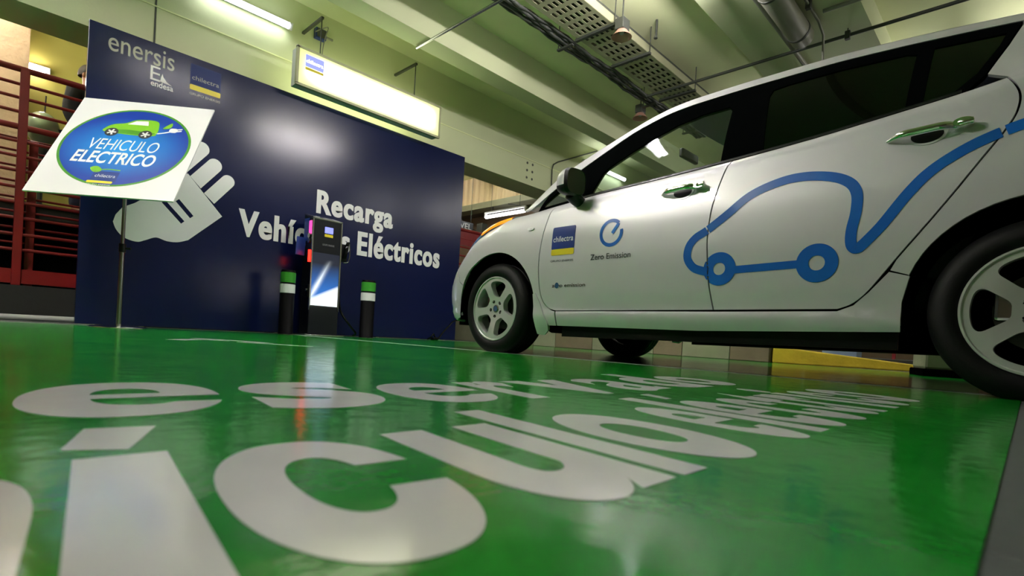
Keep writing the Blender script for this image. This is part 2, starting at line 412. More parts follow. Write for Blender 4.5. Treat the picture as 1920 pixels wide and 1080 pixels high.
# low wall on the far side of the car, block by block
low = struct('wall_low', MB().bb((3.14, -0.78, 0), (3.34, 4.42, 0.30)), 'wall_tan')
ys = [-0.78, -0.38, 0.16, 0.52, 1.40, 2.02, 2.42, 3.3, 4.3]
for i in range(len(ys)-1):
    struct('block', MB().bb((3.122, ys[i]+0.004, 0.004), (3.15, ys[i+1]-0.004, 0.306)), 'wall_tan_pale' if i % 2 == 1 else 'wall_tan', low, bevel=0.004)
# yellow kerb that ramps down
kv = [(3.16, -0.80, 0), (3.66, -1.92, 0), (3.90, -1.80, 0), (3.42, -0.70, 0), (3.17, -0.80, 0.17), (3.67, -1.92, 0.065), (3.90, -1.80, 0.065), (3.42, -0.70, 0.17)]
kerb = MB().add(kv, [(0, 1, 2, 3), (4, 5, 6, 7), (0, 1, 5, 4), (1, 2, 6, 5), (2, 3, 7, 6), (3, 0, 4, 7)])
tag(kerb.obj('kerb', 'kerb_yellow', bevel=0.012), 'worn yellow painted kerb sloping down beyond the silver car', 'kerb')
tag(MB().bb((3.9, -3.6, 0), (12, -0.75, 0.10)).obj('floor_raised', 'concrete_dark'), kind='structure')

# fixings and a thin conduit on the long beam
for i in range(6):
    x_, z_ = 4.135+0.135*(i % 2), 3.115-0.125*(i//2)
    struct('anchor_hole', MB().cyl((x_, 3.697, z_), (x_, 3.705, z_), 0.022, n=10), 'pipe_dark', b1)
# painted marks on the floor
def line_strip(p, q, wd, m):
    p, q = Vector(p), Vector(q); d = (q-p).normalized(); n = Vector((-d.y, d.x))*wd/2
    P = [p-n, q-n, q+n, p+n]
    struct('painted_line', MB().prism([(v.x, v.y) for v in P], 0.0004, lambda a, b, t: (a, b, 0.0021+t)), m, floor)
for off in (-0.032, 0.032):
    line_strip((-0.10+off, 3.36), (0.14+off, -2.64), 0.034, 'paint_line')
line_strip((-2.4, 3.33), (3.1, 3.33), 0.05, 'paint_line')
def sell(rx, ry, a0, a1, n, cx=0, cy=0, e=2.25):
    out = []
    for i in range(n+1):
        t = math.radians(a0+(a1-a0)*i/n); c, q = math.cos(t), math.sin(t)
        out.append((cx+rx*math.copysign(abs(c)**(2/e), c), cy+ry*math.copysign(abs(q)**(2/e), q)))
    return out
def glyph_c():
    o = sell(1, 1, 11, 349, 72); i = sell(0.39, 0.51, 337, 23, 48, 0.0, 0.03)
    return bm2d(fill(o+i))
def glyph_e(accent=False):
    o = sell(1, 1, -3.5, 338, 76)
    slot = cr([(0.45, -0.40), (0.20, -0.50), (-0.10, -0.46), (-0.30, -0.30), (-0.36, -0.09)], 5)
    hole = [(0.36, 0.14), (-0.36, 0.14)]+sell(0.36, 0.36, 172, 8, 18, 0, 0.14)
    V, F = bm2d(fill(o+slot, [hole]))
    if accent:
        n = len(V); V += [(-0.15, 1.22), (0.22, 1.22), (0.62, 1.72), (0.08, 1.72)]; F.append((n, n+1, n+2, n+3))
    return V, F
def floor_letter(ch, x0, x1, y0, y1, sh=0.13, bold=0.035, ref=None):
    if ch in 'a': bold = 0.018
    V, F = glyph_c() if ch == 'c' else glyph_e(ch == 'é') if ch in 'eé' else text_mesh(ch, bold, res=16)
    V = fit(V, x0, x1, y0, y1); base = y0 if ref is None else ref
    V = [(a+(b-base)*sh, b) for a, b in V]
    return thick_obj('painted_letter', V, F, lambda a, b, t: (a, b, 0.0021+t), 0.0004, 'paint_white', floor)
W1 = [('R', -2.83, -2.60, -1.925, -1.46), ('e', -2.535, -2.297, -1.930, -1.560), ('s', -2.262, -2.060, -1.958, -1.612), ('e', -2.030, -1.820, -1.985, -1.680),
      ('r', -1.790, -1.660, -1.990, -1.69), ('v', -1.640, -1.42, -1.990, -1.70), ('a', -1.385, -1.20, -1.99, -1.70), ('d', -1.16, -0.96, -1.985, -1.58), ('o', -0.92, -0.70, -1.985, -1.69)]
for a in W1: floor_letter(*a)
W2 = [('V', -3.00, -2.80, -2.45, -2.05), ('e', -2.79, -2.665, -2.46, -2.155), ('h', -2.655, -2.553, -2.45, -2.04), ('ı', -2.538, -2.473, -2.45, -2.132),
      ('c', -2.459, -2.298, -2.453, -2.150), ('u', -2.272, -2.112, -2.455, -2.156), ('l', -2.097, -2.048, -2.45, -2.060), ('o', -2.030, -1.862, -2.457, -2.152),
      ('e', -1.79, -1.675, -2.455, -2.16), ('l', -1.655, -1.605, -2.45, -2.06), ('é', -1.590, -1.46, -2.455, -2.03), ('c', -1.435, -1.31, -2.455, -2.155),
      ('t', -1.29, -1.19, -2.45, -2.09), ('r', -1.165, -1.06, -2.45, -2.155), ('i', -1.03, -0.975, -2.45, -2.05), ('c', -0.94, -0.81, -2.455, -2.155), ('o', -0.78, -0.60, -2.455, -2.155)]
for a in W2: floor_letter(*a)
thick_obj('painted_accent', [(-2.500, -2.090), (-2.456, -2.112), (-2.412, -2.003), (-2.472, -1.993)], [(0, 1, 2, 3)], lambda a, b, t: (a, b, 0.0021+t), 0.0004, 'paint_white', floor)
# the emblem painted further up the bay
for P, wd in (([(-1.80, 0.46), (-1.66, 0.62), (-1.50, 0.58)], 0.09), ([(-1.62, 0.80), (-1.45, 0.62), (-1.36, 0.40)], 0.08), ([(-1.50, 0.42), (-1.36, 0.26), (-1.26, 0.10)], 0.07)):
    V, F = ribbon(cr(P, 6), wd); thick_obj('painted_emblem', V, F, lambda a, b, t: (a, b, 0.0021+t), 0.0004, 'paint_white', floor)

# ------------------------------------------------------------------ lamps
def batten(p, q, label, glow='tube_glow', normal=(0, 0, -1), r=0.022, wd=0.09, hang=None, group='fluorescent battens', shield=0):
    p, q = Vector(p), Vector(q); c = (p+q)/2; d = (q-p).normalized(); n = Vector(normal).normalized(); s = d.cross(n)
    root = empty('fluorescent_batten', c, 0, label, 'lamp', group); L = (q-p).length
    R = Matrix((d, s, n)).transposed()
    bare = hang is not None
    MB().box(n*(-0.075 if bare else -0.040), (L, 0.045 if bare else wd*0.7, 0.035 if bare else 0.05), R).obj('housing', 'lamp_housing', root, bevel=0.004)
    for k in (-1, 1): MB().box(d*k*(L/2-0.02)+n*(-0.02 if bare else 0.012), (0.04, 0.05 if bare else wd*0.8, 0.10 if bare else 0.05), R).obj('end_cap', 'lamp_housing', root, bevel=0.003)
    MB().cyl(-d*(L/2-0.035)+n*0.016, d*(L/2-0.035)+n*0.016, r, n=14).obj('tube', glow, root, smooth=50)
    if shield:  # unseen side plates, added to keep this lamp's light off the long beam
        for k in (-1, 1): MB().add([tuple(d*a+s*(k*b)+n*c_) for a, b, c_ in ((-L/2, 0.022, -0.055), (L/2, 0.022, -0.055), (L/2, 0.075, shield), (-L/2, 0.075, shield), (-L/2, 0.026, -0.055), (L/2, 0.026, -0.055), (L/2, 0.079, shield), (-L/2, 0.079, shield))], [(0, 1, 2, 3), (4, 5, 6, 7), (0, 1, 5, 4), (2, 3, 7, 6), (0, 3, 7, 4), (1, 2, 6, 5)]).obj('reflector', 'lamp_housing', root)
    if hang:
        for k in (-1, 1): MB().cyl(d*k*L*0.35-n*0.05, d*k*L*0.35+Vector((0, 0, hang-c.z)), 0.005, n=6).obj('hanger', 'pipe_dark', root)
    return root
batten((-1.02, 3.62, 3.535), (-0.02, 3.62, 3.535), 'bright fluorescent batten on the beam above the backdrop', 'tube_glow_cool', (0, -0.9, -0.42), r=0.034, wd=0.10)
batten((5.6, 5.06, 2.78), (5.6, 6.32, 2.78), 'fluorescent batten hanging beyond the car bonnet', 'tube_glow_cool', (0, 0, -1), hang=ZC, r=0.035, wd=0.14)
LG = 'ceiling battens over the bays'
batten((-1.10, 0.45, 3.60), (0.20, 0.45, 3.60), 'ceiling batten over the lettered bay', 'tube_glow_soft', r=0.028, hang=ZC, group=LG, shield=0.062)
batten((-3.9, 2.05, 3.84), (-2.7, 2.05, 3.84), 'added batten at the left beside the second beam, brightening the front wing', 'tube_glow_high', r=0.026, group=LG)  # out-of-view lamp added to brighten the car's front wing
batten((0.9, -0.32, 3.48), (2.3, -0.32, 3.48), 'ceiling batten over the silver car', 'tube_glow_high', r=0.026, hang=3.62, group=LG)
batten((-3.6, 0.70, 3.72), (-3.6, 1.70, 3.72), 'ceiling batten left of the lettered bay', 'tube_glow_high', r=0.028, hang=ZC, group=LG)
batten((4.5, -3.2, 3.40), (5.8, -3.2, 3.40), 'added batten behind the car on the right, brightening the ceiling', 'tube_glow_low', r=0.026, hang=ZC, group=LG)  # fill lamp added to raise the general light on the ceiling
batten((5.6, -0.35, 3.30), (7.0, -0.35, 3.30), 'added batten hidden beyond the far side of the car, lighting the ceiling', 'tube_glow_low', r=0.028, hang=ZC, group=LG)  # lamp added where the car hides it, to light the ceiling on the right
batten((5.6, -1.9, 3.30), (7.0, -1.9, 3.30), 'added batten hidden beyond the rear of the car, lighting the ceiling', 'tube_glow_low', r=0.028, hang=ZC, group=LG)  # second hidden lamp added for the right-hand ceiling
batten((5.62, 3.62, 3.535), (7.05, 3.62, 3.535), 'fluorescent batten on the beam seen through the car window', 'tube_glow_cool', (0, -0.9, -0.42), r=0.034, wd=0.10)
batten((-3.6, 5.35, 3.65), (-2.4, 5.35, 3.65), 'ceiling batten over the gallery', r=0.026, hang=ZC, group=LG)
batten((3.9, 6.6, 3.70), (5.1, 6.6, 3.70), 'added batten over the gallery behind the backdrop, brightening the cream wall', r=0.026, hang=ZC, group=LG)  # added near the cream upper wall to brighten it
# small bulkhead lamp on the yellow wall
wl = empty('bulkhead_lamp', (-2.02, 6.25, 3.06), 0, 'small white bulkhead lamp on the yellow wall', 'lamp')
MB().box((0, -0.02, 0), (0.26, 0.04, 0.10)).obj('base_plate', 'lamp_housing', wl, bevel=0.008)
MB().lathe([(0.0, -0.075), (0.03, -0.07), (0.045, -0.04), (0.045, -0.04)], 20, 'Y').obj('lens', 'tube_glow', wl, smooth=60).scale = (2.2, 1, 0.9)

# ------------------------------------------------------------------ backdrop with its print
BX0, BX1, BY, BH = -1.865, 2.49, 3.40, 2.694
bd = empty('event_backdrop', ((BX0+BX1)/2, BY, 0), 0, 'wide navy blue backdrop wall with white plug emblem and lettering', 'backdrop')
bo = Vector(bd.location)
MB().bb((BX0-bo.x, 0.0, 0.012), (BX1-bo.x, 0.05, BH)).obj('panel', 'navy_vinyl', bd, bevel=0.003)
for x in (BX0+0.5, -0.1, 1.2, BX1-0.4):
    MB().bb((x-bo.x-0.02, 0.01, 0), (x-bo.x+0.02, 0.30, 0.012)).obj('foot', 'steel', bd)
def on_bd(a, b, d=0): return (a-bo.x, -0.0015-d*0.001, b)
def bd_shape(name, V, F, m, d=0): return flat_obj(name, V, F, lambda a, b: on_bd(a, b, d), m, bd)
def bd_text(s, x0, x1, y0, y1, m, bold=0.0, name='lettering', d=0, shear=0, fat=0):
    V, F = text_mesh(s, bold, shear, 1.12 if fat else 1.0)
    if fat:
        n = len(V); V = [(a+k*fat, b) for k in (-1, 0, 1) for a, b in V]; F = [tuple(i+k*n for i in f) for k in range(3) for f in F]
        W = fit(V, x0, x1, y0, y1); dep = [0.2*(i//n) for i in range(3*n)]
        me = bpy.data.meshes.new(name); me.from_pydata([on_bd(a, b, dd) for (a, b), dd in zip(W, dep)], [], F); me.update()
        return link(name, me, m, bd)
    return bd_shape(name, fit(V, x0, x1, y0, y1), F, m, d)
bd_text('enersis', -1.724, -1.207, 2.485, 2.648, 'print_cream', 0.004)
bd_text('E', -1.398, -1.318, 2.345, 2.478, 'print_white', 0.0)
bd_text('endesa', -1.392, -1.208, 2.290, 2.345, 'print_white', 0.02)
V, F = bm2d(fill([(-1.318, 2.352), (-1.218, 2.338), (-1.265, 2.365), (-1.292, 2.40), (-1.302, 2.43), (-1.312, 2.39)])); bd_shape('flash_mark', V, F, 'print_white')
def chilectra(put, x0, x1, y0, y1, band, textm='print_white'):
    V, F = bm2d(fill(rrect(x0, x1, y0+band, y1, 0.01))); put('logo_square', V, F, 'print_navy', 0)
    V, F = bm2d(fill(rrect(x0, x1, y0, y0+band, (y1-y0)*0.045))); put('logo_band', V, F, 'print_yellow', 0.3)
    w_ = x1-x0; h = y1-y0
    V, F = text_mesh('chilectra', 0.004); put('lettering', fit(V, x0+w_*0.06, x1-w_*0.06, y0+h*0.40, y0+h*0.57), F, textm, 0.6)
chilectra(bd_shape, -1.069, -0.792, 2.375, 2.628, 0.052, 'print_cream')
bd_text('GRUPO ENERSIS', -1.069, -0.792, 2.325, 2.348, 'print_cream', 0.01)
bd_text('Recarga', 0.285, 1.33, 1.345, 1.704, 'print_white', 0.030, fat=0.017)
bd_text('Vehículos', -0.56, 0.735, 1.017, 1.305, 'print_white', 0.030, fat=0.017)
bd_text('Eléctricos', 0.835, 2.128, 1.014, 1.315, 'print_white', 0.030, fat=0.017)
body = [(-1.627, 0.958), (-1.61, 1.025), (-1.561, 1.103), (-1.47, 1.16), (-1.38, 1.24), (-1.25, 1.40), (-1.15, 1.48), (-1.046, 1.545), (-0.717, 1.184)]+cr([(-1.016, 0.89), (-1.107, 0.854), (-1.198, 0.85), (-1.287, 0.87), (-1.371, 0.831), (-1.438, 0.804), (-1.538, 0.827), (-1.6, 0.89), (-1.627, 0.958)], 5)[:-1]
V, F = bm2d(fill(body)); bd_shape('plug_emblem', V, F, 'print_white')
def prong(a, b):
    """rounded bar with base a-b (on the plug top edge) running up to the right"""
    a, b = Vector(a), Vector(b); n = Vector((0.62, 0.79)); wv = (b-a); L = 0.335; r = wv.length/2
    c = (a+b)/2+n*(L-r); e = Vector((-n.y, n.x))
    P = [tuple(b), tuple(b+n*(L-r))]+[tuple(c+n*(r*math.sin(t))-e*(r*math.cos(t))) for t in [PI*k/12 for k in range(1, 12)]]+[tuple(a+n*(L-r))]+[tuple(a)]
    V, F = bm2d(fill(P)); bd_shape('plug_prong', V, F, 'print_white')
prong((-0.896, 1.385), (-0.798, 1.299)); prong((-1.026, 1.524), (-0.927, 1.426)); prong((-1.150, 1.660), (-1.050, 1.562))
for a, b in (((-1.241, 1.228), (-1.07, 1.055)), ((-1.126, 1.264), (-0.994, 1.123))):
    V, F = ribbon([a, b], 0.04); bd_shape('plug_slot', V, F, 'navy_vinyl', 0.5)

# ------------------------------------------------------------------ hanging lit sign
SX0, SX1, SZ0, SZ1, SY = -0.13, 1.80, 2.715, 3.115, 3.14
ls = empty('hanging_light_box', ((SX0+SX1)/2, SY+0.07, SZ0), 0, 'glowing rectangular light box sign hung above the backdrop', 'sign')
lo = Vector(ls.location)
def ll(p): return (p[0]-lo.x, p[1]-lo.y, p[2]-lo.z)
MB().bb(ll((SX0, SY+0.012, SZ0)), ll((SX1, SY+0.15, SZ1))).obj('case', 'lamp_housing', ls, bevel=0.004)
fr = MB()
for a, b in (((SX0-0.012, SY-0.006, SZ0-0.012), (SX1+0.012, SY+0.03, SZ0+0.014)), ((SX0-0.012, SY-0.006, SZ1-0.014), (SX1+0.012, SY+0.03, SZ1+0.012)),
             ((SX0-0.012, SY-0.006, SZ0), (SX0+0.014, SY+0.03, SZ1)), ((SX1-0.014, SY-0.006, SZ0), (SX1+0.012, SY+0.03, SZ1))):
    fr.bb(ll(a), ll(b))
fr.obj('frame', 'galvanised', ls)
me = bpy.data.meshes.new('face'); me.from_pydata([ll((SX0+0.012, SY, SZ0+0.012)), ll((SX1-0.012, SY, SZ0+0.012)), ll((SX1-0.012, SY, SZ1-0.012)), ll((SX0+0.012, SY, SZ1-0.012))], [], [(0, 1, 2, 3)])
uvl = me.uv_layers.new(name='UVMap')
for i, u_ in enumerate(((0, 0), (1, 0), (1, 1), (0, 1))): uvl.data[i].uv = u_
link('face', me, 'lightbox_face', ls)
mb2 = me.copy()
for v in mb2.vertices: v.co.y += 0.152
link('rear_face', mb2, None, ls)  # glowing back added to throw light on the beam behind the box
def put_ls(name, V, F, m, d=0): return flat_obj(name, V, F, lambda a, b: ll((a, SY-0.002-d*0.001, b)), m, ls)
mat('box_blue', (0.10, 0.12, 0.40), rough=0.4, emit=0.55, ecol=(0.16, 0.18, 0.75), var=0.1)
mat('box_white', (0.9, 0.9, 0.9), rough=0.4, emit=2.0, ecol=(1, 1, 0.95), var=0)
V, F = bm2d(fill(rrect(-0.045, 0.165, 2.93, 3.06, 0.008))); put_ls('logo_square', V, F, 'box_blue')
V, F = text_mesh('chilectra', 0.0); put_ls('lettering', fit(V, -0.035, 0.155, 2.975, 3.015), F, 'box_white', 0.5)
V, F = bm2d(fill(rrect(-0.045, 0.165, 2.895, 2.925, 0.008))); put_ls('logo_band', V, F, 'print_yellow')
mat('box_red', (0.7, 0.25, 0.2), rough=0.4, emit=1.6, ecol=(1, 0.72, 0.62), var=0)
V, F = bm2d(fill(ngon(1.68, 2.97, 0.03, 0.03, 20))); put_ls('dot_mark', V, F, 'box_red')
for x in (0.15, 1.43):
    MB().cyl(ll((x, SY+0.08, SZ1)), ll((x, SY+0.08, 3.56)), 0.007, n=8).obj('hanger_rod', 'pipe_dark', ls, smooth=50)
    MB().bb(ll((x-0.015, SY+0.06, 3.555)), ll((x+0.015, 3.70, 3.58))).obj('wall_bracket', 'pipe_dark', ls)
    MB().cyl(ll((x, SY+0.08, SZ1)), ll((x, SY+0.08, SZ1+0.04)), 0.018, n=10).obj('hanger_nut', 'galvanised', ls)
MB().tube([ll(p) for p in cr([(0.17, SY+0.08, SZ1), (0.175, SY+0.07, 3.25), (0.21, SY+0.09, 3.40), (0.24, SY+0.12, 3.52), (0.255, 3.60, 3.60)], 6)], 0.006, 6).obj('supply_cable', 'pipe_grey', ls, smooth=60)
jb = empty('junction_box', (0.34, 3.69, 3.62), 0, 'small dark blue junction box above the light box', 'junction box')
MB().box((0, -0.03, 0), (0.13, 0.07, 0.12)).obj('housing', 'print_blue', jb, bevel=0.006)
MB().box((0, -0.068, 0), (0.11, 0.012, 0.10)).obj('lid', 'pipe_dark', jb, bevel=0.003)
MB().cyl((0.06, -0.03, 0), (0.16, -0.03, 0.0), 0.014, n=10).obj('gland', 'pipe_grey', jb)

# ------------------------------------------------------------------ sign stand with tilted board
st = empty('sign_stand', (-1.650, 2.78, 0), 0, 'chrome pole stand holding a tilted white board with blue oval', 'sign')
MB().lathe([(0.0, 0.034), (0.03, 0.034), (0.05, 0.028), (0.19, 0.014), (0.205, 0.006), (0.205, 0.0), (0, 0)], 48).obj('base', 'chrome', st, smooth=40)
MB().cyl((0, 0, 0.03), (0, 0, 0.66), 0.019, n=20).obj('lower_pole', 'steel', st, smooth=50)
MB().cyl((0, 0, 0.62), (0, 0, 1.36), 0.0145, n=20).obj('upper_pole', 'steel', st, smooth=50)
cl = MB().cyl((0, 0, 0.63), (0, 0, 0.70), 0.026, n=18).obj('clamp', 'black_plastic', st, smooth=50)
MB().cyl((0.02, -0.01, 0.665), (0.055, -0.028, 0.665), 0.010, n=10).obj('knob', 'black_plastic', cl, smooth=50)
PW, PH = 1.072, 1.176
Rp = Matrix.Rotation(math.radians(-39.1), 3, 'Z') @ Matrix.Rotation(math.radians(-33.5), 3, 'X') @ Matrix.Rotation(math.radians(-0.5), 3, 'Y')
Pc = Vector((-1.657+1.650, 0, 1.506))
pan = link('board', MB().box((0, 0.006, 0), (PW, 0.012, PH)).mesh(), 'sign_white', st)
pan.rotation_euler = Rp.to_euler(); pan.location = Pc
hd = MB().box((0, 0, 0), (0.16, 0.03, 0.22)).obj('tilt_bracket', 'black_plastic', st, bevel=0.004)
hd.rotation_euler = Rp.to_euler(); hd.location = Pc+Rp @ Vector((0, 0.029, -0.03))
def put_p(name, V, F, m, d=0): return flat_obj(name, V, F, lambda a, b: ((a-0.035)*1.10-0.005, -0.0008-0.0006*d, (b-0.02)*1.12+0.002), m, pan)
# oval: bounds found on the board
OX, OZ, ORX, ORZ = 0.035, 0.02, 0.445, 0.432
V, F = bm2d(fill(ngon(OX, OZ, ORX, ORZ, 72))); put_p('oval_rim', V, F, 'print_green_dark')
V, F = bm2d(fill(ngon(OX, OZ, ORX-0.018, ORZ-0.018, 72))); put_p('oval', V, F, 'oval_blue', 1)
def put_text(s, x0, x1, y0, y1, m, bold=0, shear=0, d=3):
    V, F = text_mesh(s, bold, shear); return put_p('lettering', fit(V, x0, x1, y0, y1), F, m, d)
put_text('VEHICULO', -0.215, 0.265, -0.035, 0.085, 'print_white', 0.0, 0.15)
put_text('ELECTRICO', -0.275, 0.285, -0.185, -0.055, 'print_white', 0.022, 0.15)
# the little printed car
carp = cr([(-0.165, 0.165), (-0.175, 0.205), (-0.13, 0.255), (-0.05, 0.28), (0.01, 0.325), (0.10, 0.338), (0.17, 0.325), (0.195, 0.26), (0.20, 0.19), (0.18, 0.155), (0.02, 0.148)], 5, True)
V, F = bm2d(fill(carp)); put_p('printed_car', V, F, 'print_green', 2)
V, F = bm2d(fill([(-0.10, 0.158), (0.16, 0.155), (0.19, 0.19), (0.0, 0.205), (-0.16, 0.195)])); put_p('printed_car', V, F, 'print_green_dark', 2.5)
V, F = bm2d(fill([(-0.035, 0.268), (0.015, 0.312), (0.10, 0.322), (0.115, 0.27)])); put_p('printed_window', V, F, 'print_white', 3)
for x in (-0.115, 0.125):
    V, F = bm2d(fill(ngon(x, 0.165, 0.047, 0.047, 28))); put_p('printed_tyre', V, F, 'print_dark', 3)
    for k in range(5):
        a = 2*PI*k/5; V, F = ribbon([(x, 0.165), (x+0.032*math.cos(a), 0.165+0.032*math.sin(a))], 0.013); put_p('printed_spoke', V, F, 'print_white', 4)
V, F = ribbon(cr([(0.19, 0.185), (0.24, 0.20), (0.29, 0.225)], 6), 0.012); put_p('printed_cable', V, F, 'print_white', 2)
V, F = bm2d(fill(rrect(0.275, 0.335, 0.215, 0.265, 0.02))); put_p('printed_plug', V, F, 'print_white', 2)
for dz in (0.012, 0.034):
    V, F = ribbon([(0.33, 0.22+dz), (0.365, 0.23+dz)], 0.012); put_p('printed_pin', V, F, 'print_white', 2)
V, F = bm2d(fill(cr([(0.225, 0.255), (0.25, 0.30), (0.275, 0.325), (0.283, 0.285), (0.262, 0.255)], 5, True))); put_p('printed_leaf', V, F, 'print_green', 2)
V, F = bm2d(fill(cr([(-0.115, -0.235), (-0.075, -0.215), (-0.035, -0.245), (-0.045, -0.275), (-0.085, -0.275)], 5, True))); put_p('printed_leaf', V, F, 'print_green', 2)
V, F = ribbon(cr([(-0.04, -0.25), (0.01, -0.24), (0.09, -0.245)], 6), 0.01); put_p('printed_stem', V, F, 'print_green', 2)
V, F = bm2d(fill(rrect(-0.075, 0.095, -0.365, -0.265, 0.006))); put_p('logo_square', V, F, 'print_blue', 2)
V, F = bm2d(fill(rrect(-0.090, 0.080, -0.385, -0.362, 0.009))); put_p('logo_band', V, F, 'print_yellow', 3)
put_text('chilectra', -0.055, 0.080, -0.325, -0.295, 'print_white', 0.0)
put_text('GRUPO ENERSIS', -0.085, 0.075, -0.407, -0.395, 'print_white', 0.0)

# ------------------------------------------------------------------ charging station
KX0, KX1, KY = 0.085, 0.420, 3.02     # front face
ks = empty('charging_station', ((KX0+KX1)/2, KY+0.11, 0), 0, 'tall dark charging station with glowing blue front and red light', 'charging station')
ko = Vector(ks.location); hw = (KX1-KX0)/2
body_p = [(0.0, 0.0), (0.22, 0.0), (0.22, 1.345), (0.0, 1.290)]
MB().prism(body_p, 2*hw, lambda a, b, t: (-hw+t, a-0.11, b)).obj('body', 'black_plastic', ks, bevel=0.004)
for sx in (-1, 1):
    MB().prism([(-0.006, 0.28), (0.012, 0.28), (0.012, 1.30), (-0.006, 1.295)], 0.014, lambda a, b, t: (sx*hw+(t-0.007), a-0.11, b)).obj('edge_trim', 'steel', ks)
MB().prism([(-0.006, 1.285), (-0.006, 1.302), (0.22, 1.36), (0.22, 1.343)], 2*hw+0.016, lambda a, b, t: (-hw-0.008+t, a-0.11, b)).obj('top_cap', 'steel', ks, bevel=0.002)
for i in range(3):
    MB().box((-0.07+0.07*i, 0.0+0.02, 1.333), (0.045, 0.09, 0.006), Matrix.Rotation(math.atan2(0.055, 0.22), 3, 'X')).obj('top_vent', 'print_blue', ks)
me = bpy.data.meshes.new('art'); me.from_pydata([(-hw+0.010, -0.112, 0.335), (hw-0.010, -0.112, 0.335), (hw-0.010, -0.112, 0.92), (-hw+0.010, -0.112, 0.92)], [], [(0, 1, 2, 3)])
uvl = me.uv_layers.new(name='UVMap')
for i, u_ in enumerate(((0, 0), (1, 0), (1, 1), (0, 1))): uvl.data[i].uv = u_
link('front_art', me, 'kiosk_art', ks)
MB().bb((-hw+0.010, -0.1125, 0.92), (hw-0.010, -0.110, 1.275)).obj('front_panel', 'kiosk_panel', ks)
MB().bb((-hw-0.004, -0.116, 0.0), (hw+0.004, -0.10, 0.325)).obj('plinth_plate', 'kiosk_panel', ks, bevel=0.002)
def put_k(name, V, F, m, d=0): return flat_obj(name, V, F, lambda a, b: (a, -0.1140-0.0008*d, b), m, ks)
V, F = bm2d(fill(rrect(-0.035, 0.065, 1.145, 1.215, 0.006))); put_k('logo_square', V, F, 'box_blue')
V, F = bm2d(fill(rrect(-0.035, 0.065, 1.105, 1.135, 0.006))); put_k('logo_band', V, F, 'print_yellow')
V, F = text_mesh('chilectra', 0.0); put_k('lettering', fit(V, -0.028, 0.058, 1.165, 1.185), F, 'print_white', 1)
V, F = text_mesh('GRUPO ENERSIS', 0.0); put_k('lettering', fit(V, -0.055, 0.085, 1.005, 1.025), F, 'print_grey', 1)
# left flank: coloured strip, red lamp, sockets
MB().bb((-hw-0.006, -0.085, 1.12), (-hw, -0.02, 1.265)).obj('side_screen', 'print_pink', ks)
MB().bb((-hw-0.005, -0.02, 1.05), (-hw, 0.10, 1.30)).obj('side_sticker', 'print_blue', ks)
MB().tube([(-hw-0.006, -0.07, 0.81), (-hw-0.006, -0.07, 0.94)], 0.018, 12).obj('status_light', 'red_glow', ks, smooth=60)
for z in (1.04, 0.985):
    sk = MB().cyl((-hw-0.02, -0.05, z+0.06), (-hw, -0.05, z+0.06), 0.028, n=18).obj('socket', 'steel', ks, smooth=40)
MB().bb((-hw-0.02, -0.10, 0.42), (-hw, -0.03, 0.56)).obj('lock_plate', 'black_gloss', ks, bevel=0.003)
MB().cyl((-hw-0.03, -0.065, 0.50), (-hw-0.02, -0.065, 0.50), 0.017, n=14).obj('lock', 'steel', ks, smooth=40)
# blue leaflet holder on the left, plug holster on the right
MB().box((-hw-0.055, 0.06, 0.985), (0.10, 0.012, 0.20), Matrix.Rotation(math.radians(3), 3, 'Y')).obj('leaflet', 'print_blue', ks)
MB().box((hw+0.055, -0.03, 0.965), (0.10, 0.10, 0.20)).obj('plug_holster', 'black_plastic', ks, bevel=0.015)
pg = MB().tube(cr([(hw+0.06, -0.09, 0.90), (hw+0.07, -0.11, 0.99), (hw+0.085, -0.10, 1.06), (hw+0.11, -0.08, 1.08)], 5), [0.022]*8+[0.02]*8, 12).obj('charge_plug', 'black_gloss', ks, smooth=60)
MB().tube(cr([(hw+0.115, -0.085, 1.08), (hw+0.128, -0.085, 0.98), (hw+0.115, -0.085, 0.87), (hw+0.05, -0.09, 0.85)], 6), 0.005, 8).obj('trim_wire', 'chrome', pg, smooth=60)
MB().tube(cr([(hw+0.01, -0.05, 0.90), (hw+0.03, -0.06, 0.55), (hw+0.06, -0.07, 0.30), (hw+0.17, -0.09, 0.14), (hw+0.27, -0.06, 0.05), (hw+0.30, 0.05, 0.02)], 8), 0.012, 10).obj('charge_cable', 'black_gloss', ks, smooth=60)
MB().box((0, 0.0, 0.006), (2*hw+0.12, 0.34, 0.012)).obj('base_plate', 'steel', ks, bevel=0.002)

# ------------------------------------------------------------------ bollards
def bollard(x, y, r, label):
    o = empty('bollard', (x, y, 0), 0, label, 'bollard', 'striped bollards')
    MB().lathe([(0, 0), (r*1.02, 0), (r*1.02, 0.01), (r, 0.012), (r, 0.655), (r*0.93, 0.675), (0, 0.68)], 36).obj('post', 'bollard_black', o, smooth=40)
    MB().lathe([(r+0.0005, 0.545), (r+0.003, 0.547), (r+0.003, 0.648), (r+0.0005, 0.65)], 36).obj('green_band', 'bollard_green', o, smooth=40)
    MB().lathe([(r+0.0005, 0.435), (r+0.003, 0.437), (r+0.003, 0.525), (r+0.0005, 0.527)], 36).obj('white_band', 'print_white', o, smooth=40)
    MB().lathe([(0, 0.006), (r*1.35, 0.006), (r*1.35, 0.0), (0, 0)], 36).obj('flange', 'steel', o, smooth=40)
bollard(-0.190, 2.95, 0.072, 'bollard with green and white bands left of the charging station')
bollard(0.760, 2.95, 0.080, 'bollard with green and white bands right of the charging station')

